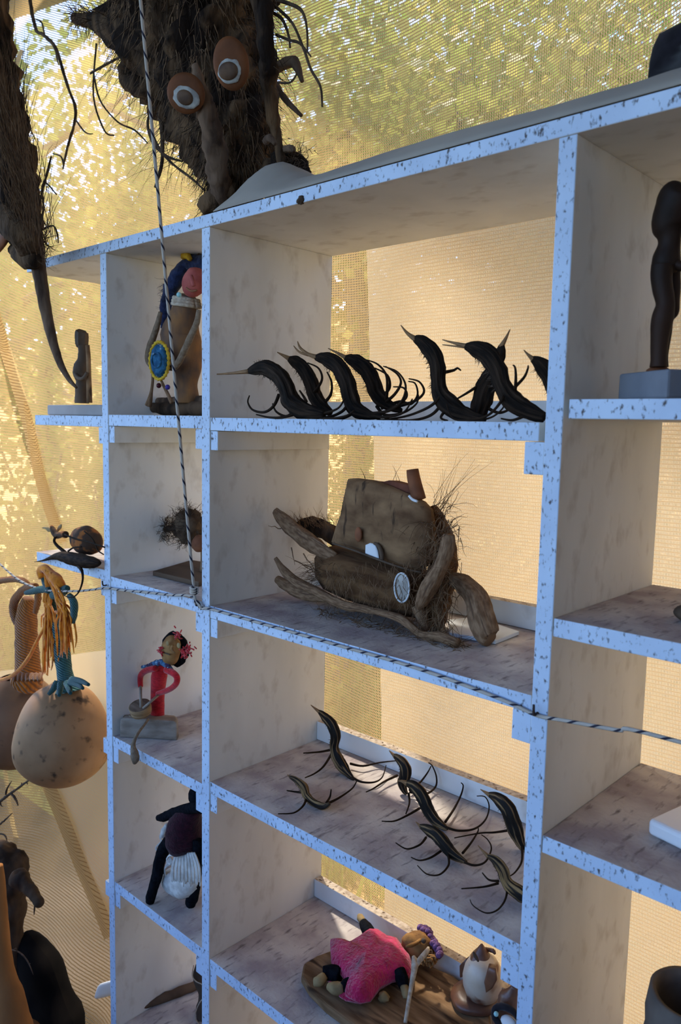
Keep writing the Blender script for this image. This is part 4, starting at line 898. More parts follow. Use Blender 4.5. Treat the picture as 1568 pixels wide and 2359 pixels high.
# ================================================================== DRUMMER DOLL
z = Zs['M3']; ad = aff(240, 1420, .1658); sd = .1658
y0 = PZ(*ad(620, 1710), z).y; zb0 = PY(*ad(640, 1440), y0).z
f0, f1 = PZ(*ad(222, 1672), z + .001), PZ(*ad(1010, 1716), z + .001)
fx = (f1 - f0).normalized(); fn_ = V((fx.y, -fx.x, 0)); H0 = 270 * sd * m_px(f0); ln = (f1 - f0).length
solo(MB().pillow([f0 + fx * (ln * a_) + V((0, 0, H0 * b_)) for a_, b_ in ((0, 0), (0, .5), (.01, .9), (.05, 1), (.5, 1.02), (.94, 1), (.99, .92), (1, .5), (1, 0), (.5, 0))], fn_, .004, .05, steps=(1, .985, .96, .8, .5, .2)).build('base_block', 'log_grey'), 'rounded grey wooden block that the red drummer doll stands on', 'block')
y0 = f0.lerp(f1, .55).y
zb0 = z + H0
yb = y0 + .03
t = thing('drummer_doll', 'red yarn doll with black hair playing a small round drum', 'doll', (*PY(*ad(740, 1340), yb).xy, zb0))
MB().tube(tpx([(745, 1400, 92), (740, 1250, 96), (742, 1080, 95), (752, 930, 105), (768, 800, 108), (775, 720, 80), (800, 650, 40)], ad, sd, yb), n=18, k=4, rough=.05, rs=90).build('body', 'yarn_red', t)
MB().tube(tpx([(720, 720, 46), (600, 745, 44), (520, 800, 42), (500, 880, 38), (505, 980, 34)], ad, sd, yb - .015), n=12, k=5).build('arm', 'yarn_red', t)
MB().tube(tpx([(860, 740, 48), (960, 790, 46), (1010, 850, 44), (1000, 930, 42), (930, 1000, 40), (830, 1045, 38), (740, 1075, 34)], ad, sd, yb - .015), n=12, k=5).build('arm', 'yarn_red', t)
hb = MB()
for pts in ([(530, 700, 24), (600, 690, 28), (680, 660, 36), (760, 640, 44), (830, 640, 44)], [(820, 650, 40), (880, 690, 44), (920, 740, 40), (950, 780, 26)]): hb.tube(tpx([(x, y, r, -.012) for x, y, r in pts], ad, sd, yb), n=10, k=4, rough=.3, rs=120)
hb.build('collar', 'collar_blue', t)
c = PY(*ad(985, 455), yb + .022); r_ = sd * m_px(c)
hr = MB().blob(c, (V((235 * r_, 0, -60 * r_)), V((0, 150 * r_, 0)), V((60 * r_, 0, 235 * r_))), n=26, m=16, rough=.12, rs=90).build('hair', 'yarn_black', t)
c = PY(*ad(925, 470), yb - .004); r_ = sd * m_px(c)
hd = MB().blob(c, (V((150 * r_, 0, -45 * r_)), V((0, 120 * r_, 0)), V((70 * r_, 0, 215 * r_))), n=24, m=16, rough=.07, rs=70).build('head', 'face_tan', t)
yfc = yb - .024
for x, y, r in ((880, 375, 34), (1035, 405, 40)):
    c = PY(*ad(x, y), yfc); s_ = r * sd * m_px(c); MB().blob(c, (V((s_, 0, 0)), V((0, s_ * .4, 0)), V((0, 0, s_)))).build('eye', 'leaf_tan', hd)
MB().tube(tpx([(955, 400, 16), (940, 450, 22), (960, 490, 18), (985, 505, 8)], ad, sd, yfc), n=8, k=3).build('nose', 'face_tan', hd)
MB().tube(tpx([(835, 505, 8), (870, 520, 10), (915, 535, 8)], ad, sd, yfc + .002), n=6, k=3).build('mouth', 'carve_dark', hd)
for cx, cy, rr, nn in ((1145, 470, 95, 60), (1020, 255, 70, 26), (790, 470, 50, 20)):
    hb = MB()
    for i in range(nn):
        x, y = cx + random.gauss(0, rr * .4), cy + random.gauss(0, rr * .5); dx, dy = random.uniform(-40, 40), random.uniform(-40, 40)
        hb.tube(tpx([(x, y, 9), (x + dx * .5, y + dy * .5, 10), (x + dx, y + dy, 8)], ad, sd, yfc + random.uniform(-.006, .006)), n=5, k=2)
    hb.build('hair_flower', 'yarn_red', hr)
# drum in front of the doll
yd = y0 - .022; c = PY(*ad(490, 1235), yd); r_ = sd * m_px(c); R_ = 152 * r_; H_ = 150 * r_; ax = V((.12, -.34, 1)).normalized()
dr = MB().lathe(c - ax * H_, [(0, 0), (R_ * .75, .0), (R_ * .92, H_ * .12), (R_ * .98, H_ * .45), (R_ * .95, H_ * .52), (R_, H_ * .6), (R_, H_ * .98), (R_ * .95, H_)], axis=ax).build('drum', 'drum', t)
MB().lathe(c - ax * .001, [(R_ * .95, 0), (R_ * .9, .001), (0, .0015)], axis=ax).build('drum_skin', 'drum_top', dr)
MB().tube([(*PY(*ad(505, 975), yb - .015), 22 * r_), (*PY(*ad(505, 1110), yd), 20 * r_), (*PY(*ad(512, 1265), yd - .006), 20 * r_)], n=8, k=3).build('drumstick', 'log_grey', t)
MB().tube([(*PY(*ad(745, 1100), yb - .02), 18 * r_), (*PY(*ad(640, 1190), yd - .005), 18 * r_), (*PY(*ad(545, 1272), yd - .006), 18 * r_)], n=8, k=3).build('drumstick', 'log_grey', t)
MB().tube(tpx([(420, 1400, 22), (320, 1395, 28), (250, 1415, 30), (228, 1490, 30), (240, 1580, 30), (215, 1635, 30), (150, 1650, 28), (95, 1640, 18)], ad, sd, y0 - .02, zmin=z), n=10, k=5, rough=.15, rs=150).build('leg', 'jute', t)
MB().tube([(*PY(*ad(x, y), yy), r * r_) for x, y, r, yy in ((610, 1430, 18, yd + .01), (545, 1520, 18, yd - .01), (470, 1620, 20, yd - .03), (420, 1720, 24, -.012), (402, 1810, 34, -.015), (420, 1900, 54, -.016), (430, 1980, 58, -.016), (420, 2040, 26, -.016))], n=10, k=5, rough=.1, rs=150).build('leg', 'jute', t)

# ================================================================== BLACK-LIMBED DOLL
z = Zs['M4']; ab = aff(240, 1780, .2455); sb = .2455
y0 = PZ(*ab(620, 1240), z).y + .015
t = thing('black_doll', 'black yarn doll in a wine dress with a white string basket', 'doll', (*PY(*ab(640, 1240), y0).xy, z))
y1, y2 = PZ(*ab(430, 1232), z).y, PZ(*ab(810, 1275), z).y
MB().tube([(*PY(*ab(x, y), yy), 0) for x, y, yy in ()] or [(*PY(*ab(x, y), y0 + (y1 - y0) * f_), r * sb * m_px(PY(*ab(x, y), y0))) for x, y, r, f_ in ((620, 640, 62, 0), (560, 720, 62, .1), (515, 850, 54, .4), (500, 960, 50, .6), (465, 1060, 46, .8), (438, 1160, 46, 1), (428, 1205, 40, 1))], n=14, k=5, rough=.12, rs=90).build('leg', 'yarn_black', t)
MB().tube([(*PY(*ab(x, y), y0 + (y2 - y0) * f_), r * sb * m_px(PY(*ab(x, y), y0))) for x, y, r, f_ in ((880, 640, 50, 0), (872, 780, 48, .2), (868, 920, 50, .5), (850, 1060, 56, .8), (825, 1170, 58, 1), (808, 1235, 50, 1))], n=14, k=5, rough=.12, rs=90).build('leg', 'yarn_black', t)
MB().tube([(*PY(*ab(x, y), y0), r * sb * m_px(PY(*ab(x, y), y0))) for x, y, r in ((850, 330, 60), (790, 420, 130), (760, 520, 172), (750, 620, 178), (760, 700, 160), (770, 745, 120))], n=22, k=4, rough=.08, rs=60).build('dress', 'yarn_wine', t)
MB().tube([(*PY(*ab(x, y), y0 - .01), r * sb * m_px(PY(*ab(x, y), y0))) for x, y, r in ((505, 425, 26), (560, 415, 42), (650, 380, 46), (760, 345, 50), (860, 325, 56), (960, 340, 50))], n=14, k=4, rough=.12, rs=90).build('arm', 'yarn_black', t)
c = PY(*ab(868, 215), y0); r_ = sb * m_px(c); MB().blob(c, (V((85 * r_, 0, 0)), V((0, 80 * r_, 0)), V((0, 0, 95 * r_))), rough=.1, rs=80).build('head', 'yarn_black', t)
c = PY(*ab(720, 1000), y0 + .005)
sk = MB().pillow([PY(*ab(x, y), y0 + .008) for x, y in ((560, 960), (600, 900), (700, 900), (830, 900), (900, 950), (890, 1080), (840, 1150), (770, 1170), (700, 1140), (620, 1090), (575, 1030))], (.3, -1, .1), .03, .03).build('basket', 'yarn_white', t)
hb = MB()
for i in range(34):
    x = 640 + i * 7.5; y_ = y0 - .012
    hb.tube([(*PY(*ab(x * .7 + 750 * .3, 750), y_), .0016), (*PY(*ab(x, 860), y_ - .006), .0018), (*PY(*ab(x * 1.1 - 75, 960 + random.uniform(-15, 15)), y_ - .008), .0018), (*PY(*ab(x * 1.08 - 60, 1040 + random.uniform(-30, 30)), y_ - .006), .0014)], n=5, k=3) if i % 4 != 3 else None
for i in range(10):
    hb.tube([(*PY(*ab(620 + i * 4, 790 + i * 6), y0 - .012), .0015), (*PY(*ab(585 - i * 2, 860 + i * 5), y0 - .015), .0016), (*PY(*ab(560 + i * 4, 950 + i * 8), y0 - .012), .0016), (*PY(*ab(600 + i * 5, 1020 + i * 8), y0 - .01), .0014)], n=5, k=3)
hb.tube([(*PY(*ab(x, y), y0 - .014), .0022) for x, y in ((650, 775), (610, 780), (590, 810), (600, 850), (630, 860))], n=6, k=4)
hb.build('strings', 'yarn_white', sk)
hb = MB()
for pts in ([(560, 560), (525, 590), (540, 640), (570, 640)], [(540, 650), (495, 690), (490, 720), (530, 740)], [(570, 700), (520, 690), (510, 740), (530, 745)]): hb.tube([(*PY(*ab(x, y), y0 + .02), .0024) for x, y in pts], n=6, k=4)
hb.tube([(*PY(*ab(x, y), y0 + .01), .006) for x, y in ((550, 600), (565, 540), (600, 490))], n=8, k=3, rough=.3, rs=200); hb.build('lace', 'yarn_white', t)

# dark figure low behind the upright
z = Zs['M5']; a4 = aff(0, 1750, .3316); s4 = .3316; y0 = .16
t = thing('shadowed_figure', 'dark brown stick figure with a pale string loop, low down behind the upright', 'figurine', (XB - .04, y0, z))
MB().tube([(*PY(*a4(x, y), y0), r * s4 * m_px(PY(*a4(x, y), y0))) for x, y, r in ((1420, 1420, 50), (1400, 1500, 60), (1430, 1620, 50), (1420, 1740, 60), (1420, 1850, 55))] + [(PY(*a4(1420, 1850), y0).x, y0, z + .002, .02)], n=14, k=4, rough=.15, rs=60).build('body', 'carve_dark', t)
MB().tube([(*PY(*a4(x, y), y0 - .025), .0012) for x, y in ((1345, 1430), (1335, 1500), (1360, 1540), (1400, 1560), (1420, 1580))], n=6, k=4).build('string', 'cord_beige', t)
MB().tube([(*PY(*a4(x, y), y0 - .025), .0012) for x, y in ((1420, 1650), (1385, 1690), (1360, 1750), (1355, 1800), (1380, 1835))], n=6, k=4).build('string', 'cord_beige', t)
p, q = PX(318, 2326, T + .02), PX(420, 2285, T + .10)
q1 = PZ(322, 2322, z + .008); q2 = PZ(470, 2262, z + .01); q2.x = min(q2.x, .32); q2.y = min(q2.y, .28)
solo(MB().tube([(*q1, .004), (*q1.lerp(q2, .3), .009), (*q1.lerp(q2, .7), .010), (*q2, .008)], n=10, k=4, rough=.3, rs=60).build('brown_stick', 'slab_dark'), 'dark brown stick lying on the lowest visible narrow shelf', 'stick')

# ================================================================== PINK DOLL, EGG OWL
z = Zs['C4']; ap = aff(680, 2100, .3444); sp_ = .3444; zs = z + .018
ol = [(40, 425), (55, 345), (140, 292), (250, 252), (480, 225), (700, 290), (900, 360), (1050, 420), (1180, 520), (1300, 680), (1330, 850), (1220, 1000), (1000, 1080), (800, 1010), (560, 870), (380, 752), (200, 620), (90, 510)]
pts = [PZ(*ap(*p), zs) for p in ol]
for p in pts: p.y = max(.012, min(p.y, .268)); p.x = min(p.x, XC - .012)
slab = MB().prism([V((p.x, p.y, z + .0006)) for p in pts], (0, 0, .017)); solo(slab.build('driftwood_board', 'plank_old', smooth=False, bevel=.004), 'worn oval brown wooden board under the pink doll', 'board')
zd = zs
def pz(x, y, h): return PZ(*ap(x, y), zd + h)
t = thing('pink_doll', 'pink crocheted doll with black limbs lying on a worn board', 'doll', pz(500, 420, 0))
ol = [(232, 212), (262, 205), (300, 243), (360, 232), (425, 185), (510, 130), (560, 140), (620, 180), (690, 200), (735, 265), (778, 312), (775, 420), (745, 445), (650, 462), (565, 505), (500, 600), (430, 612), (330, 560), (380, 500), (300, 425), (240, 345)]
MB().pillow([pz(x, y, .022) for x, y in ol], (0, -.25, 1), .026, .018, rough=.004, rs=60).build('dress', 'yarn_pink', t)
MB().pillow([pz(x, y, .012) for x, y in ((215, 470), (300, 490), (420, 560), (510, 540), (500, 595), (440, 612), (330, 590), (270, 550))], (0, -.2, 1), .008, .008).build('skirt_hem', 'yarn_pink', t)
def limb(pts, tip, name):
    o_ = MB().tube([(*pz(x, y, h), r * sp_ * m_px(pz(x, y, h))) for x, y, r, h in pts], n=12, k=4, rough=.1, rs=90).build(name, 'yarn_black', t)
    MB().tube([(*pz(x, y, h), r * sp_ * m_px(pz(x, y, h))) for x, y, r, h in tip], n=10, k=3, rough=.2, rs=90).build('tip', 'leaf_tan', o_)
limb([(300, 430, 55, .02), (240, 410, 50, .02), (185, 410, 40, .02)], [(195, 430, 30, .02), (160, 465, 36, .016), (125, 470, 26, .014)], 'leg')
limb([(440, 500, 52, .02), (370, 495, 56, .02), (310, 520, 42, .02)], [(320, 510, 40, .02), (265, 515, 42, .018), (225, 500, 26, .016)], 'leg')
limb([(690, 400, 46, .03), (712, 450, 44, .025), (725, 500, 34, .02)], [(725, 500, 26, .02), (738, 545, 28, .016), (735, 580, 16, .012)], 'arm')
limb([(500, 150, 40, .03), (475, 110, 40, .03), (455, 75, 30, .03)], [(452, 70, 22, .03), (438, 45, 26, .03), (425, 25, 14, .03)], 'arm')
c = pz(815, 225, .038); r_ = sp_ * m_px(c)
hd = MB().blob(c, (V((105 * r_, 40 * r_, 0)), V((-30 * r_, 70 * r_, 0)), V((0, 0, 85 * r_))), n=24, m=16, rough=.25, rs=45).build('head', 'face_brown', t)
MB().tube([(*pz(x, y, .058), r * r_) for x, y, r in ((740, 235, 8), (775, 225, 14), (800, 215, 12), (840, 190, 10))], n=8, k=3, rough=.3, rs=80).build('nose', 'face_brown', hd)
MB().ball(pz(858, 195, .062), 17 * r_).build('eye', 'carve_dark', hd)
hb = MB()
for i in range(46):
    f_ = i / 46; x = 830 + 140 * f_ ** .8; y = 105 + 195 * f_ ** 1.4; p = pz(x + random.uniform(-14, 14), y + random.uniform(-14, 14), .045 + random.uniform(-.01, .01))
    hb.ball(p, 21 * r_, n=8, m=6, rough=.3, rs=150)
hb.build('hair', 'yarn_purple', hd)
hb = MB()
for i in range(40):
    x, y = random.uniform(850, 945), random.uniform(255, 350); q = pz(x, y, random.uniform(.01, .04)); rr = random.uniform(.004, .007)
    hb.tube([(*(q + V((rr * math.cos(j), rr * .5 * math.sin(2 * j), rr * math.sin(j)))), .0018) for j in (0, 1, 2, 3, 4, 5)], n=5, k=2)
hb.build('curls', 'face_tan', hd)
t2 = thing('bone_stick', 'thin pale forked bone leaning across the worn board by the pink doll', 'bone', pz(735, 740, 0))
MB().tube([(*pz(x, y, h), r * r_) for x, y, r, h in ((735, 745, 12, .003), (755, 620, 13, .02), (775, 500, 14, .035), (795, 390, 20, .05), (800, 340, 24, .056), (790, 300, 12, .06))], n=10, k=4).build('shaft', 'cord_beige', t2)
MB().tube([(*pz(x, y, h), r * r_) for x, y, r, h in ((798, 370, 16, .052), (835, 320, 18, .060), (880, 265, 16, .066), (890, 240, 8, .068))], n=10, k=4).build('fork', 'cord_beige', t2)
c = pz(592, 570, .009); solo(MB().blob(c, (V((.010, .003, 0)), V((0, .009, 0)), V((0, 0, .009))), rough=.35, rs=90).build('cork_nub', 'leaf_tan'), 'small tan nub lying on the worn board beside the pink doll', 'cork')
# owl with egg body on a round dark base
pb = PZ(*ap(1250, 640), zs); yb = min(pb.y, .2)
cb = PZ(*ap(1200, 600), zs + .0)
t = thing('egg_owl', 'egg-bodied owl ornament with a peaked brown head and glazed white belly', 'ornament', (cb.x, cb.y, zs))
c = PY(*ap(1250, 490), cb.y); r_ = sp_ * m_px(c)
MB().lathe((cb.x, cb.y, zs), [(0, 0), (150 * r_, 0), (168 * r_, .006), (160 * r_, .014), (100 * r_, .018), (0, .020)], rough=.1, rs=30).build('round_base', 'glaze_brown', t)
zc = zs + .012; hgt = c.z - zc
MB().lathe((c.x, cb.y, zc), [(q_[0], q_[1] * 2.5 * r_ * 1e3) for q_ in [(0, 0), (60 * r_, .002), (105 * r_, .015), (128 * r_, .04), (133 * r_, .065), (122 * r_, .09), (92 * r_, .112), (60 * r_, .122), (0, .126)]], rough=.03, rs=40).build('body', 'egg_glaze', t)
pk = PY(*ap(1228, 208), cb.y); hb_ = PY(*ap(1240, 370), cb.y)
MB().lathe((hb_.x, cb.y, hb_.z - .012), [(104 * r_, 0), (100 * r_, .010), (88 * r_, .022), (60 * r_, .034), (28 * r_, .046), (8 * r_, pk.z - hb_.z + .012), (0, pk.z - hb_.z + .013)], rough=.16, rs=50).build('head', 'glaze_brown', t)
MB().tube([(*PY(*ap(x, y), cb.y - .028), r * r_) for x, y, r in ((1190, 270, 6), (1205, 300, 12), (1225, 335, 6))], n=8, k=3).build('beak', 'carve_dark', t)
MB().pillow([PY(*ap(x, y), cb.y - .030) for x, y in ((1290, 370), (1340, 380), (1352, 450), (1320, 510), (1275, 540), (1262, 470))], (.5, -1, 0), .006, .02).build('wing', 'glaze_brown', t)
MB().pillow([PY(*ap(x, y), cb.y + .01) for x, y in ((1110, 350), (1160, 300), (1150, 400), (1112, 440))], (-.2, -1, 0), .008, .01).build('wing', 'glaze_brown', t)
MB().tube([(*PY(*ap(x, y), cb.y + .012), r * r_) for x, y, r in ((1270, 250, 14), (1320, 262, 16), (1335, 285, 8))], n=8, k=3, rough=.3).build('crest', 'glaze_brown', t)
# small figure by the upright
cp = PZ(*ap(1420, 760), zs); cp.x = min(cp.x, XC - .035); cp.y = max(.05, min(cp.y, .2))
t = thing('shell_figure', 'small brown shell figure with a black and white beaded collar by the upright', 'ornament', (cp.x, cp.y, zs))
c = PY(*ap(1420, 620), cp.y); r_ = sp_ * m_px(c)
MB().tube([(c.x, cp.y, zs, 60 * r_), (c.x, cp.y, zs + .02, 90 * r_), (c.x, cp.y, c.z, 80 * r_), (*PY(*ap(1450, 540), cp.y), 40 * r_), (*PY(*ap(1470, 500), cp.y), 20 * r_)], n=16, k=4, rough=.2, rs=50).build('body', 'glaze_brown', t)
c = PY(*ap(1415, 715), cp.y - .03)
MB().tube([(*(c + V((95 * r_ * math.cos(q), .006 * math.sin(q), 55 * r_ * math.sin(q)))), 22 * r_) for q in [i * math.pi / 10 for i in range(21)]], n=8, k=1, rough=.3, rs=150).build('collar', 'black_fuzz', t)
MB().blob(c + V((.004, 0, -.004)), (V((60 * r_, 0, 0)), V((0, .01, 0)), V((0, 0, 36 * r_))), n=14, m=8).build('belly', 'white_card', t)
MB().ball(c + V((-.016, -.006, .002)), .004, n=10, m=6).build('bead', 'bead_cyan', t)

# ================================================================== RIGHT BAY
z = Zs['R1']; ar = aff(1380, 420, .2204); sr = .2204
E1 = PY(*ar(700, 2262), .02); L1 = PY(*ar(188, 2262), .075); top = PY(*ar(700, 1955), .02).z
d = V((E1.x - L1.x, E1.y - L1.y, 0)); pn = V((-d.y, d.x, 0))
MBp = MB().prism([V((L1.x, L1.y, z + .0006)), V((E1.x, E1.y, z + .0006)), V((E1.x + pn.x, E1.y + pn.y, z + .0006)), V((L1.x + pn.x, L1.y + pn.y, z + .0006))], (0, 0, top - z))
pc = V(((L1.x + E1.x + pn.x) / 2 + (L1.x) * 0, 0, 0)); cx_ = (L1.x + E1.x + E1.x + pn.x + L1.x + pn.x) / 4; cy_ = (L1.y + E1.y + E1.y + pn.y + L1.y + pn.y) / 4
solo(MBp.build('pedestal_block', 'pedestal', smooth=False, bevel=.003), 'square blue-grey block carrying the dark wooden torso', 'pedestal')
y0 = cy_; zp = top + .0006
t = thing('wooden_torso', 'headless dark carved wooden torso standing on a square block', 'sculpture', (PY(*ar(640, 1930), y0).x, y0, zp))
def tr(pts, n=18, dy=0, rough=.05): return MB().tube([(*PY(*ar(x, y), y0 + dy), r * sr * m_px(PY(*ar(x, y), y0))) for x, y, r in pts], n=n, k=5, rough=rough, rs=40)
tr([(900, 55, 90), (850, 110, 190), (800, 220, 205), (745, 360, 185), (720, 470, 160), (730, 570, 120), (725, 660, 115), (700, 780, 140), (690, 880, 138), (700, 960, 110)], 26, 0, .07).build('torso', 'torso_wood', t)
tr([(660, 860, 110), (650, 980, 108), (665, 1120, 102), (690, 1270, 92), (665, 1400, 110), (640, 1540, 100), (625, 1700, 88), (622, 1850, 80), (618, 1930, 86)], 18, -.012).build('leg', 'torso_wood', t)
tr([(760, 870, 90), (775, 980, 70), (770, 1120, 78), (745, 1250, 92), (750, 1350, 80), (715, 1430, 60), (690, 1600, 60), (670, 1800, 50), (660, 1930, 60)], 18, .012).build('leg', 'torso_wood', t)
tr([(900, 200, 80), (960, 400, 70), (960, 560, 60), (900, 620, 45)], 14, 0).build('arm', 'torso_wood', t)
tr([(800, 860, 60), (860, 880, 50), (930, 860, 40)], 12, 0).build('hip_fold', 'torso_wood', t)
c = PY(*ar(618, 1945), y0); MB().lathe((c.x, y0, zp), [(0, 0), (125 * sr * m_px(c), 0), (120 * sr * m_px(c), .004), (70 * sr * m_px(c), .008), (0, .010)], n=20).build('foot_plate', 'rust_wood', t)
# rounded stone, second row
z = Zs['R2']; c = PZ(1585, 1432, z); c.y = min(c.y, .2); r_ = m_px(c)
solo(MB().blob((c.x + .006, c.y, z + 20 * r_), (V((42 * r_, 0, 0)), V((0, 36 * r_, 0)), V((0, 0, 21 * r_))), rough=.15, rs=20).build('dark_stone', 'carve_dark'), 'dark rounded stone sitting on the second shelf of the wide bay', 'stone')
# white slab, third row
z = Zs['R3']; f0 = PZ(1489, 1923, z); f1 = PZ(1568, 1962, z); bk = PZ(1568, 1822, z + .022)
h_ = .021; dx = (f1 - f0); dx.z = 0; dx = dx.normalized(); dn_ = V((-dx.y, dx.x, 0))
ln = .26; dp = .15
ol = [f0, f0 + dx * ln, f0 + dx * ln + dn_ * dp, f0 + dn_ * dp]
o = MB().prism([V((p.x, p.y, z + .0006)) for p in ol], (0, 0, h_)).build('white_slab', 'plastic_white', smooth=False, bevel=.006); o.modifiers['bevel'].segments = 4
solo(o, 'thick white plastic slab with rounded corners on third shelf of wide bay', 'slab')
# clay pot, fourth row
z = Zs['R4']; yp = .10; c = PY(1600, 2292, yp); r_ = m_px(c); H_ = c.z - z; R_ = 100 * r_
prof = [(0, .0006), (R_ * .72, .0006), (R_ * .85, H_ * .25), (R_ * 1.0, H_ * .5), (R_ * 1.04, H_ * .62), (R_ * 1.0, H_ * .70), (R_ * 1.02, H_ * .76), (R_ * 1.03, H_ * .88), (R_ * .98, H_), (R_ * .86, H_ * 1.0), (R_ * .80, H_ * .93), (R_ * .82, H_ * .6), (R_ * .7, H_ * .2), (0, H_ * .12)]
t = thing('clay_pot', 'dark rough clay pot with a thick rolled rim in the wide bay', 'pot', (c.x, yp, z))
MB().lathe((c.x, yp, z), prof, n=40, rough=.04, rs=30).build('bowl', 'clay', t)
MB().tube([(c.x + R_ * 1.03 * math.cos(q), yp + R_ * 1.03 * math.sin(q), z + H_ * (.74 + .05 * math.sin(3 * q)), .0028) for q in [i * math.pi / 16 for i in range(33)]], n=6, k=1).build('coil', 'clay', t)

# ================================================================== HANGING GOURDS
def gourd(name, label, cx, top, prof, y0, m1):
    t = thing(name, label, 'gourd', PY(*a3(cx, prof[-1][0]), y0)); c0 = PY(*a3(cx, prof[-1][0]), y0)
    pr = []
    for y, r in reversed(prof): p = PY(*a3(cx, y), y0); pr.append((r * s3 * m_px(c0), p.z - c0.z))
    pr = [(p[0], p[1]) for p in catmull(pr, 4)]
    MB().lathe(c0, [(max(r, 0), h) for r, h in pr], n=44, rough=.03, rs=6).build('body', m1, t); return t
y0 = .03
gf = gourd('hanging_gourd', 'round tan gourd with teal knitted neck hung from the cord', 440, 1480, [(1490, 55), (1520, 100), (1570, 190), (1650, 252), (1750, 296), (1860, 322), (1930, 328), (2010, 312), (2090, 250), (2150, 160), (2185, 60), (2192, 0)], y0, 'gourd')
kn = MB().tube(tpx([(475, 1545, 95), (468, 1500, 66), (450, 1420, 54), (432, 1280, 55), (410, 1130, 50), (385, 980, 47), (370, 880, 44), (360, 830, 34)], a3, s3, y0), n=20, k=5, rough=.06, rs=60).build('knitted_neck', 'knit_teal', gf)
for pts in ([(400, 1480, 26), (370, 1530, 22), (335, 1570, 12)], [(425, 1490, 26), (415, 1540, 22), (410, 1575, 12)], [(465, 1490, 26), (480, 1530, 22), (490, 1560, 12)], [(490, 1480, 26), (540, 1500, 22), (575, 1525, 12)], [(500, 1465, 26), (560, 1475, 20), (615, 1500, 12)]):
    MB().tube(tpx([(x, y, r, -.045 - .012 * i) for i, (x, y, r) in enumerate(pts)], a3, s3, y0 + .02), n=8, k=3).build('knit_tab', 'knit_teal', kn)
hb = MB()
for pts in ([(180, 862, 16), (230, 850, 24), (290, 838, 26), (350, 845, 26)], [(370, 880, 30), (410, 860, 40), (450, 840, 34), (470, 830, 20)], [(480, 880, 20), (510, 920, 26), (515, 1000, 26), (508, 1070, 14)], [(300, 740, 14), (310, 790, 20), (340, 840, 26)]):
    hb.tube(tpx(pts, a3, s3, y0 - .02), n=10, k=4, rough=.1, rs=100)
hb.build('knot', 'knit_teal', gf)
hb = MB()
for i in range(70):
    f_ = random.random(); side = -1 if random.random() < .5 else 1
    x0_, y0_ = 320 + 40 * f_, 720 + 60 * f_
    xe = (330 + random.gauss(0, 38)) if side < 0 else (465 + random.gauss(0, 30)); ye = random.uniform(1080, 1440) if side < 0 else random.uniform(1060, 1320)
    pts = [(300 + 50 * f_, 700 + 20 * f_, 7), (330 + side * 20 + 40 * f_, 800, 8), ((330 if side < 0 else 420) + random.uniform(-30, 30), 920, 8), (xe * .6 + (340 if side < 0 else 430) * .4, 1000 + random.uniform(-30, 30), 8), (xe, ye - 80, 7), (xe + random.uniform(-12, 12), ye, 3)]
    hb.tube(tpx([(x, y, r, random.uniform(-.035, -.015)) for x, y, r in pts], a3, s3, y0 - (.0 if side > 0 else -.01)), n=5, k=3)
hb.build('tassel', 'yarn_orange', gf)
hb = MB().tube(tpx([(290, 760, 22), (280, 710, 26), (310, 690, 28), (350, 730, 34), (400, 780, 42), (425, 830, 34)], a3, s3, y0 - .025), n=10, k=4, rough=.15, rs=120); hb.build('tassel_loop', 'yarn_orange', gf)
y0 = .10
gb = gourd('hanging_gourd', 'darker blotched gourd with ochre knitted neck hung behind the teal-necked one', 120, 1450, [(1455, 85), (1490, 160), (1560, 232), (1660, 285), (1780, 308), (1880, 302), (1960, 265), (2020, 170), (2044, 60), (2048, 0)], y0, 'gourd_dark')
kn = MB().tube(tpx([(185, 1475, 110), (195, 1440, 94), (192, 1340, 84), (185, 1200, 78), (182, 1060, 74), (188, 960, 60), (195, 900, 36)], a3, s3, y0), n=20, k=5, rough=.08, rs=50).build('knitted_neck', 'knit_ochre', gb)
for i in range(7):
    x = 110 + i * 28; MB().tube(tpx([(x, 1430, 18, -.05), (x - 4, 1455, 18, -.06), (x - 6, 1475, 10, -.068)], a3, s3, y0), n=7, k=3).build('knit_tab', 'knit_ochre', kn)
hb = MB()
for pts in ([(-120, 830, 20), (-40, 790, 22), (60, 768, 22), (140, 772, 22), (190, 800, 20), (200, 860, 18)], [(250, 815, 22), (180, 830, 28), (125, 880, 30), (95, 940, 30), (100, 1010, 30), (112, 1080, 18)], [(265, 860, 22), (262, 920, 24), (245, 1000, 18)]):
    hb.tube(tpx(pts, a3, s3, y0 - .02), n=10, k=4, rough=.15, rs=90)
hb.build('handle', 'knit_ochre', gb)
MB().tube(tpx([(330, 1060, 9), (250, 1210, 12), (200, 1310, 13), (130, 1400, 14), (60, 1450, 14), (-40, 1480, 12)], a3, s3, y0 - .085), n=7, k=5).build('yarn_tail', 'yarn_orange', gb)
c = PY(*a3(170, 2085), y0); MB().tube([(*PY(*a3(180, 2040), y0), .012), (*PY(*a3(172, 2090), y0), .010), (*PY(*a3(190, 2110), y0), .004)], n=8, k=3).build('bottom_tuft', 'yarn_orange', gb)

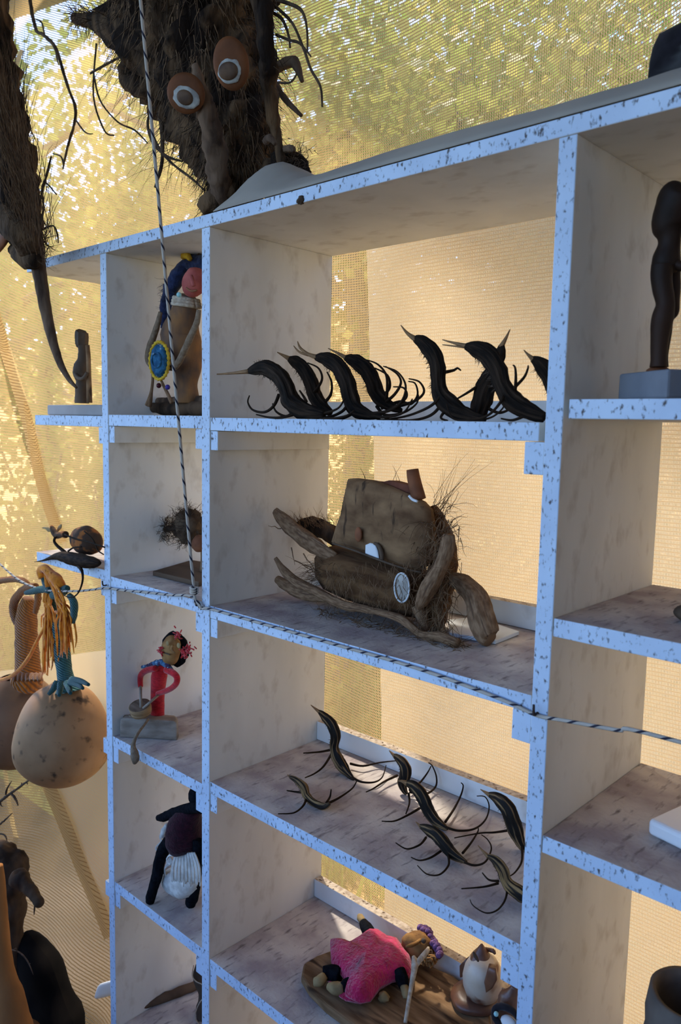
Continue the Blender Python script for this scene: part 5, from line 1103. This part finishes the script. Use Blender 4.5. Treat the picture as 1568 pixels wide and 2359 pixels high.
# ================================================================== LOWER CORNER: driftwood, log, dark shape, twig, plastic piece
ag = aff(0, 1880, .2031); sg = .2031
def g(pts, y, **k): return MB().tube([(*PY(*ag(p[0], p[1]), y + (p[3] if len(p) > 3 else 0)), p[2] * sg * m_px(PY(*ag(p[0], p[1]), y))) for p in pts], **k)
y0 = -.09
fl = PY(*ag(150, 2900), y0)
t = thing('driftwood_post', 'dark crooked driftwood post with a broken side stub in the corner', 'driftwood', (fl.x, y0, 0))
o = g([(-140, 330, 60), (-40, 400, 120), (60, 480, 170), (150, 600, 180), (170, 760, 150), (160, 950, 130), (160, 1200, 110), (170, 1500, 100), (200, 1900, 110), (210, 2300, 120), (215, 2700, 120)], y0, n=30, k=8, rough=.30, rs=26)
p = PY(*ag(215, 2700), y0); o.tube([(p.x, y0, p.z, .035), (p.x, y0, .01, .04)], n=22, k=1); o.build('trunk', 'drift_dark', t)
g([(200, 700, 110), (310, 800, 80), (400, 910, 58), (450, 985, 52), (465, 1005, 34)], y0 - .02, n=20, k=7, rough=.25, rs=45).build('side_stub', 'drift_dark', t)
g([(395, 1000, 8), (390, 1060, 10), (386, 1120, 4)], y0 - .03, n=6, k=2).build('splinter', 'drift_dark', t)
for pts in ([(-100, 1480, 9), (0, 1490, 10), (90, 1515, 10), (190, 1530, 9), (270, 1590, 8), (330, 1680, 7), (378, 1800, 4)], [(190, 1530, 6), (180, 1500, 5), (150, 1520, 4)], [(330, 1680, 5), (345, 1670, 3)], [(115, 1520, 5), (120, 1560, 5), (112, 1580, 3)]):
    g(pts, y0 - .05, n=6, k=4, rough=.2, rs=100).build('thin_twig', 'root_ridge', t)
a4b = aff(0, 1750, .3316)
for pts in ([(-120, 410, 11), (-20, 310, 11), (60, 245, 10), (130, 195, 9), (190, 150, 7), (232, 122, 4)], [(75, 235, 8), (100, 260, 8), (120, 300, 6), (126, 322, 3)], [(40, 240, 7), (50, 200, 6), (80, 150, 3)], [(150, 185, 6), (150, 160, 3)], [(185, 155, 6), (192, 172, 3)], [(205, 140, 6), (205, 115, 3)], [(0, 300, 7), (10, 320, 4), (20, 325, 2)],
            [(-80, 520, 7), (0, 450, 7), (40, 415, 6), (60, 395, 5), (85, 372, 3)], [(-60, 520, 7), (10, 515, 6), (40, 535, 6), (48, 570, 3)]):
    MB().tube(tpx(pts, a4b, .3316, y0 + .11), n=6, k=4, rough=.3, rs=120).build('thorny_twig', 'root_hair', t)
y1 = -.17
o = g([(-30, 560, 60), (-20, 700, 66), (-10, 1000, 88), (0, 1300, 100), (20, 1550, 110), (60, 1850, 130), (110, 2100, 170), (160, 2400, 200), (170, 2500, 200)], y1, n=22, k=5, rough=.1, rs=18)
p = PY(*ag(170, 2500), y1); o.tube([(p.x, y1, p.z, .055), (p.x, y1, .01, .06)], n=22, k=1)
solo(o.build('orange_log', 'log_orange'), 'bare orange-brown log standing before the crooked driftwood post', 'log')
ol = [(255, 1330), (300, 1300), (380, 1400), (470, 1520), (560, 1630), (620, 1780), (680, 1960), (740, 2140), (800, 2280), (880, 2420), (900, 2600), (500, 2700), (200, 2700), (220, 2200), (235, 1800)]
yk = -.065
solo(MB().pillow([PY(*ag(*p_), yk) for p_ in ol], (.3, -1, 0), .04, .05, rough=.012, rs=12).build('dark_shape', 'black_shape'), 'black slumped shape behind the crooked driftwood post', 'black_shape')  # slumped near-black shape behind the post
p = PY(218, 2280, .10); q = V((-.002, .10, p.z))
aL = [(1072, 2060), (1085, 2000), (1110, 1930), (1140, 1900), (1250, 1868), (1330, 1850), (1330, 2000), (1250, 2040), (1160, 2062), (1100, 2075)]
pts = [PY(*ag(*p_), .10) for p_ in aL]
for p_ in pts: p_.x = min(p_.x, -.0012)
solo(MB().pillow(pts, (.2, -1, .2), .004, .02, steps=(1, .98, .93, .7, .4, .15)).build('plastic_offcut', 'plastic_white'), 'white plastic offcut jutting out from the outer side of the shelving', 'plastic')

# ================================================================== OUTSIDE: trees, shrubs, grass
def leaves(mb, c, rx, rz, n, size, seed):
    rnd = random.Random(seed); k = [V((rnd.gauss(0, rx * .55), rnd.gauss(0, rx * .55), rnd.gauss(0, rz * .5))) for _ in range(max(6, n // 60))]
    for i in range(n):
        p = c + rnd.choice(k) + V((rnd.gauss(0, 1), rnd.gauss(0, 1), rnd.gauss(0, 1))) * rx * .16
        d = V((rnd.gauss(0, 1), rnd.gauss(0, 1), rnd.gauss(0, 1))).normalized(); e_ = d.orthogonal().normalized() * size * rnd.uniform(.25, .5); d = d * size * rnd.uniform(.6, 1.3)
        b = len(mb.v); mb.v += [p, p + d * .5 + e_, p + d, p + d * .5 - e_]; mb.face([b, b + 1, b + 2, b + 3])
def gpos(u, dist):
    r = ray(u, 905); r.z = 0; r.normalize(); return V((CAM.x + r.x * dist, CAM.y + r.y * dist, 0))
trees = [(-60, 6.6, 3.6, 1.2, 0), (110, 9.5, 3.6, 1.4, 1), (300, 8.0, 4.0, 1.2, 0), (360, 9.0, 5.5, 1.7, 1), (560, 7.0, 4.6, 1.5, 0), (760, 6.0, 4.4, 1.4, 1), (930, 7.5, 5.2, 1.7, 0), (1080, 5.2, 4.2, 1.3, 1), (1290, 6.4, 4.8, 1.5, 0), (1480, 5.6, 4.2, 1.4, 1), (1750, 6.5, 4.6, 1.5, 0), (650, 11, 6.5, 2.2, 0), (1180, 11, 6.5, 2.2, 0), (860, 8.5, 5.6, 1.8, 1), (1400, 9, 6.0, 2.0, 1)]
for i, (u, ds, h, rx, kd) in enumerate(trees):
    b = gpos(u, ds); zg = hillz(b.x, b.y) if b.y > 7 else -.06
    zg = max(zg, -.08); b.z = zg
    t = thing('leafy_tree', 'leafy tree growing outside, seen dimly through the net', 'tree', b, 'trees outside beyond the net')
    rnd = random.Random(i); tb = MB(); br = [b + V((rnd.uniform(-.2, .2), rnd.uniform(-.2, .2), h * f_)) for f_ in (0, .3, .6, .95)]
    tb.tube([(*br[0] - V((0, 0, .05)), .13), (*br[1], .10), (*br[2], .08), (*br[3], .03)], n=10, k=4, rough=.1, rs=4)
    for k in range(6):
        s_ = br[1].lerp(br[3], rnd.uniform(.1, .9)); e_ = s_ + V((rnd.uniform(-1, 1) * rx, rnd.uniform(-1, 1) * rx, rnd.uniform(.3, 1.0))); tb.tube([(*s_, .045), (*s_.lerp(e_, .5) + V((0, 0, .1)), .03), (*e_, .012)], n=6, k=3)
    tb.build('trunk', 'trunk', t); lm = MB(); leaves(lm, b + V((0, 0, h * .78)), rx, h * .32, 5200, .075, i); lm.build('crown', 'leaf_yellow' if kd else 'leaf_green', t, smooth=False, fixn=False)
shr = [(-140, 5.8, 1.5), (10, 5.0, 1.9), (120, 5.6, 1.5), (210, 6.5, 2.2), (330, 4.8, 1.6), (800, 4.6, 1.7), (960, 5.6, 1.9), (1300, 5.0, 1.7), (1500, 4.4, 1.6)]
for i, (u, ds, h) in enumerate(shr):
    b = gpos(u, ds); b.z = -.06; t = thing('bush', 'low yellow-green bush outside, blurred behind the net', 'bush', b, 'bushes outside beyond the net')
    sb_ = MB()
    for k in range(6): a_ = k * 1.05; sb_.tube([(*b, .02), (*(b + V((math.cos(a_) * h * .2, math.sin(a_) * h * .2, h * .4))), .014), (*(b + V((math.cos(a_) * h * .35, math.sin(a_) * h * .35, h * .8))), .006)], n=5, k=3)
    sb_.build('stem', 'trunk', t); lm = MB(); leaves(lm, b + V((0, 0, h * .5)), h * .45, h * .5, 1800, .06, 50 + i); lm.build('foliage', 'leaf_yellow' if i % 2 else 'leaf_green', t, smooth=False, fixn=False)
gm = MB(); rnd = random.Random(3)
for i in range(9000):
    u = rnd.uniform(-300, 1000); b = gpos(u, rnd.uniform(2.6, 6.5))
    if b.y < .75: continue
    b.z = -.06; hgt_ = rnd.uniform(.08, .32); s_ = V((rnd.uniform(-.012, .012), rnd.uniform(-.012, .012), 0)); tpv = V((rnd.uniform(-.08, .08), rnd.uniform(-.08, .08), hgt_)); k = len(gm.v)
    gm.v += [b - s_, b + s_, b + tpv]; gm.face([k, k + 1, k + 2])
tag(gm.build('grass', 'grass', smooth=False, fixn=False), 'bright green grass growing outside behind the net', 'grass', None, 'stuff')
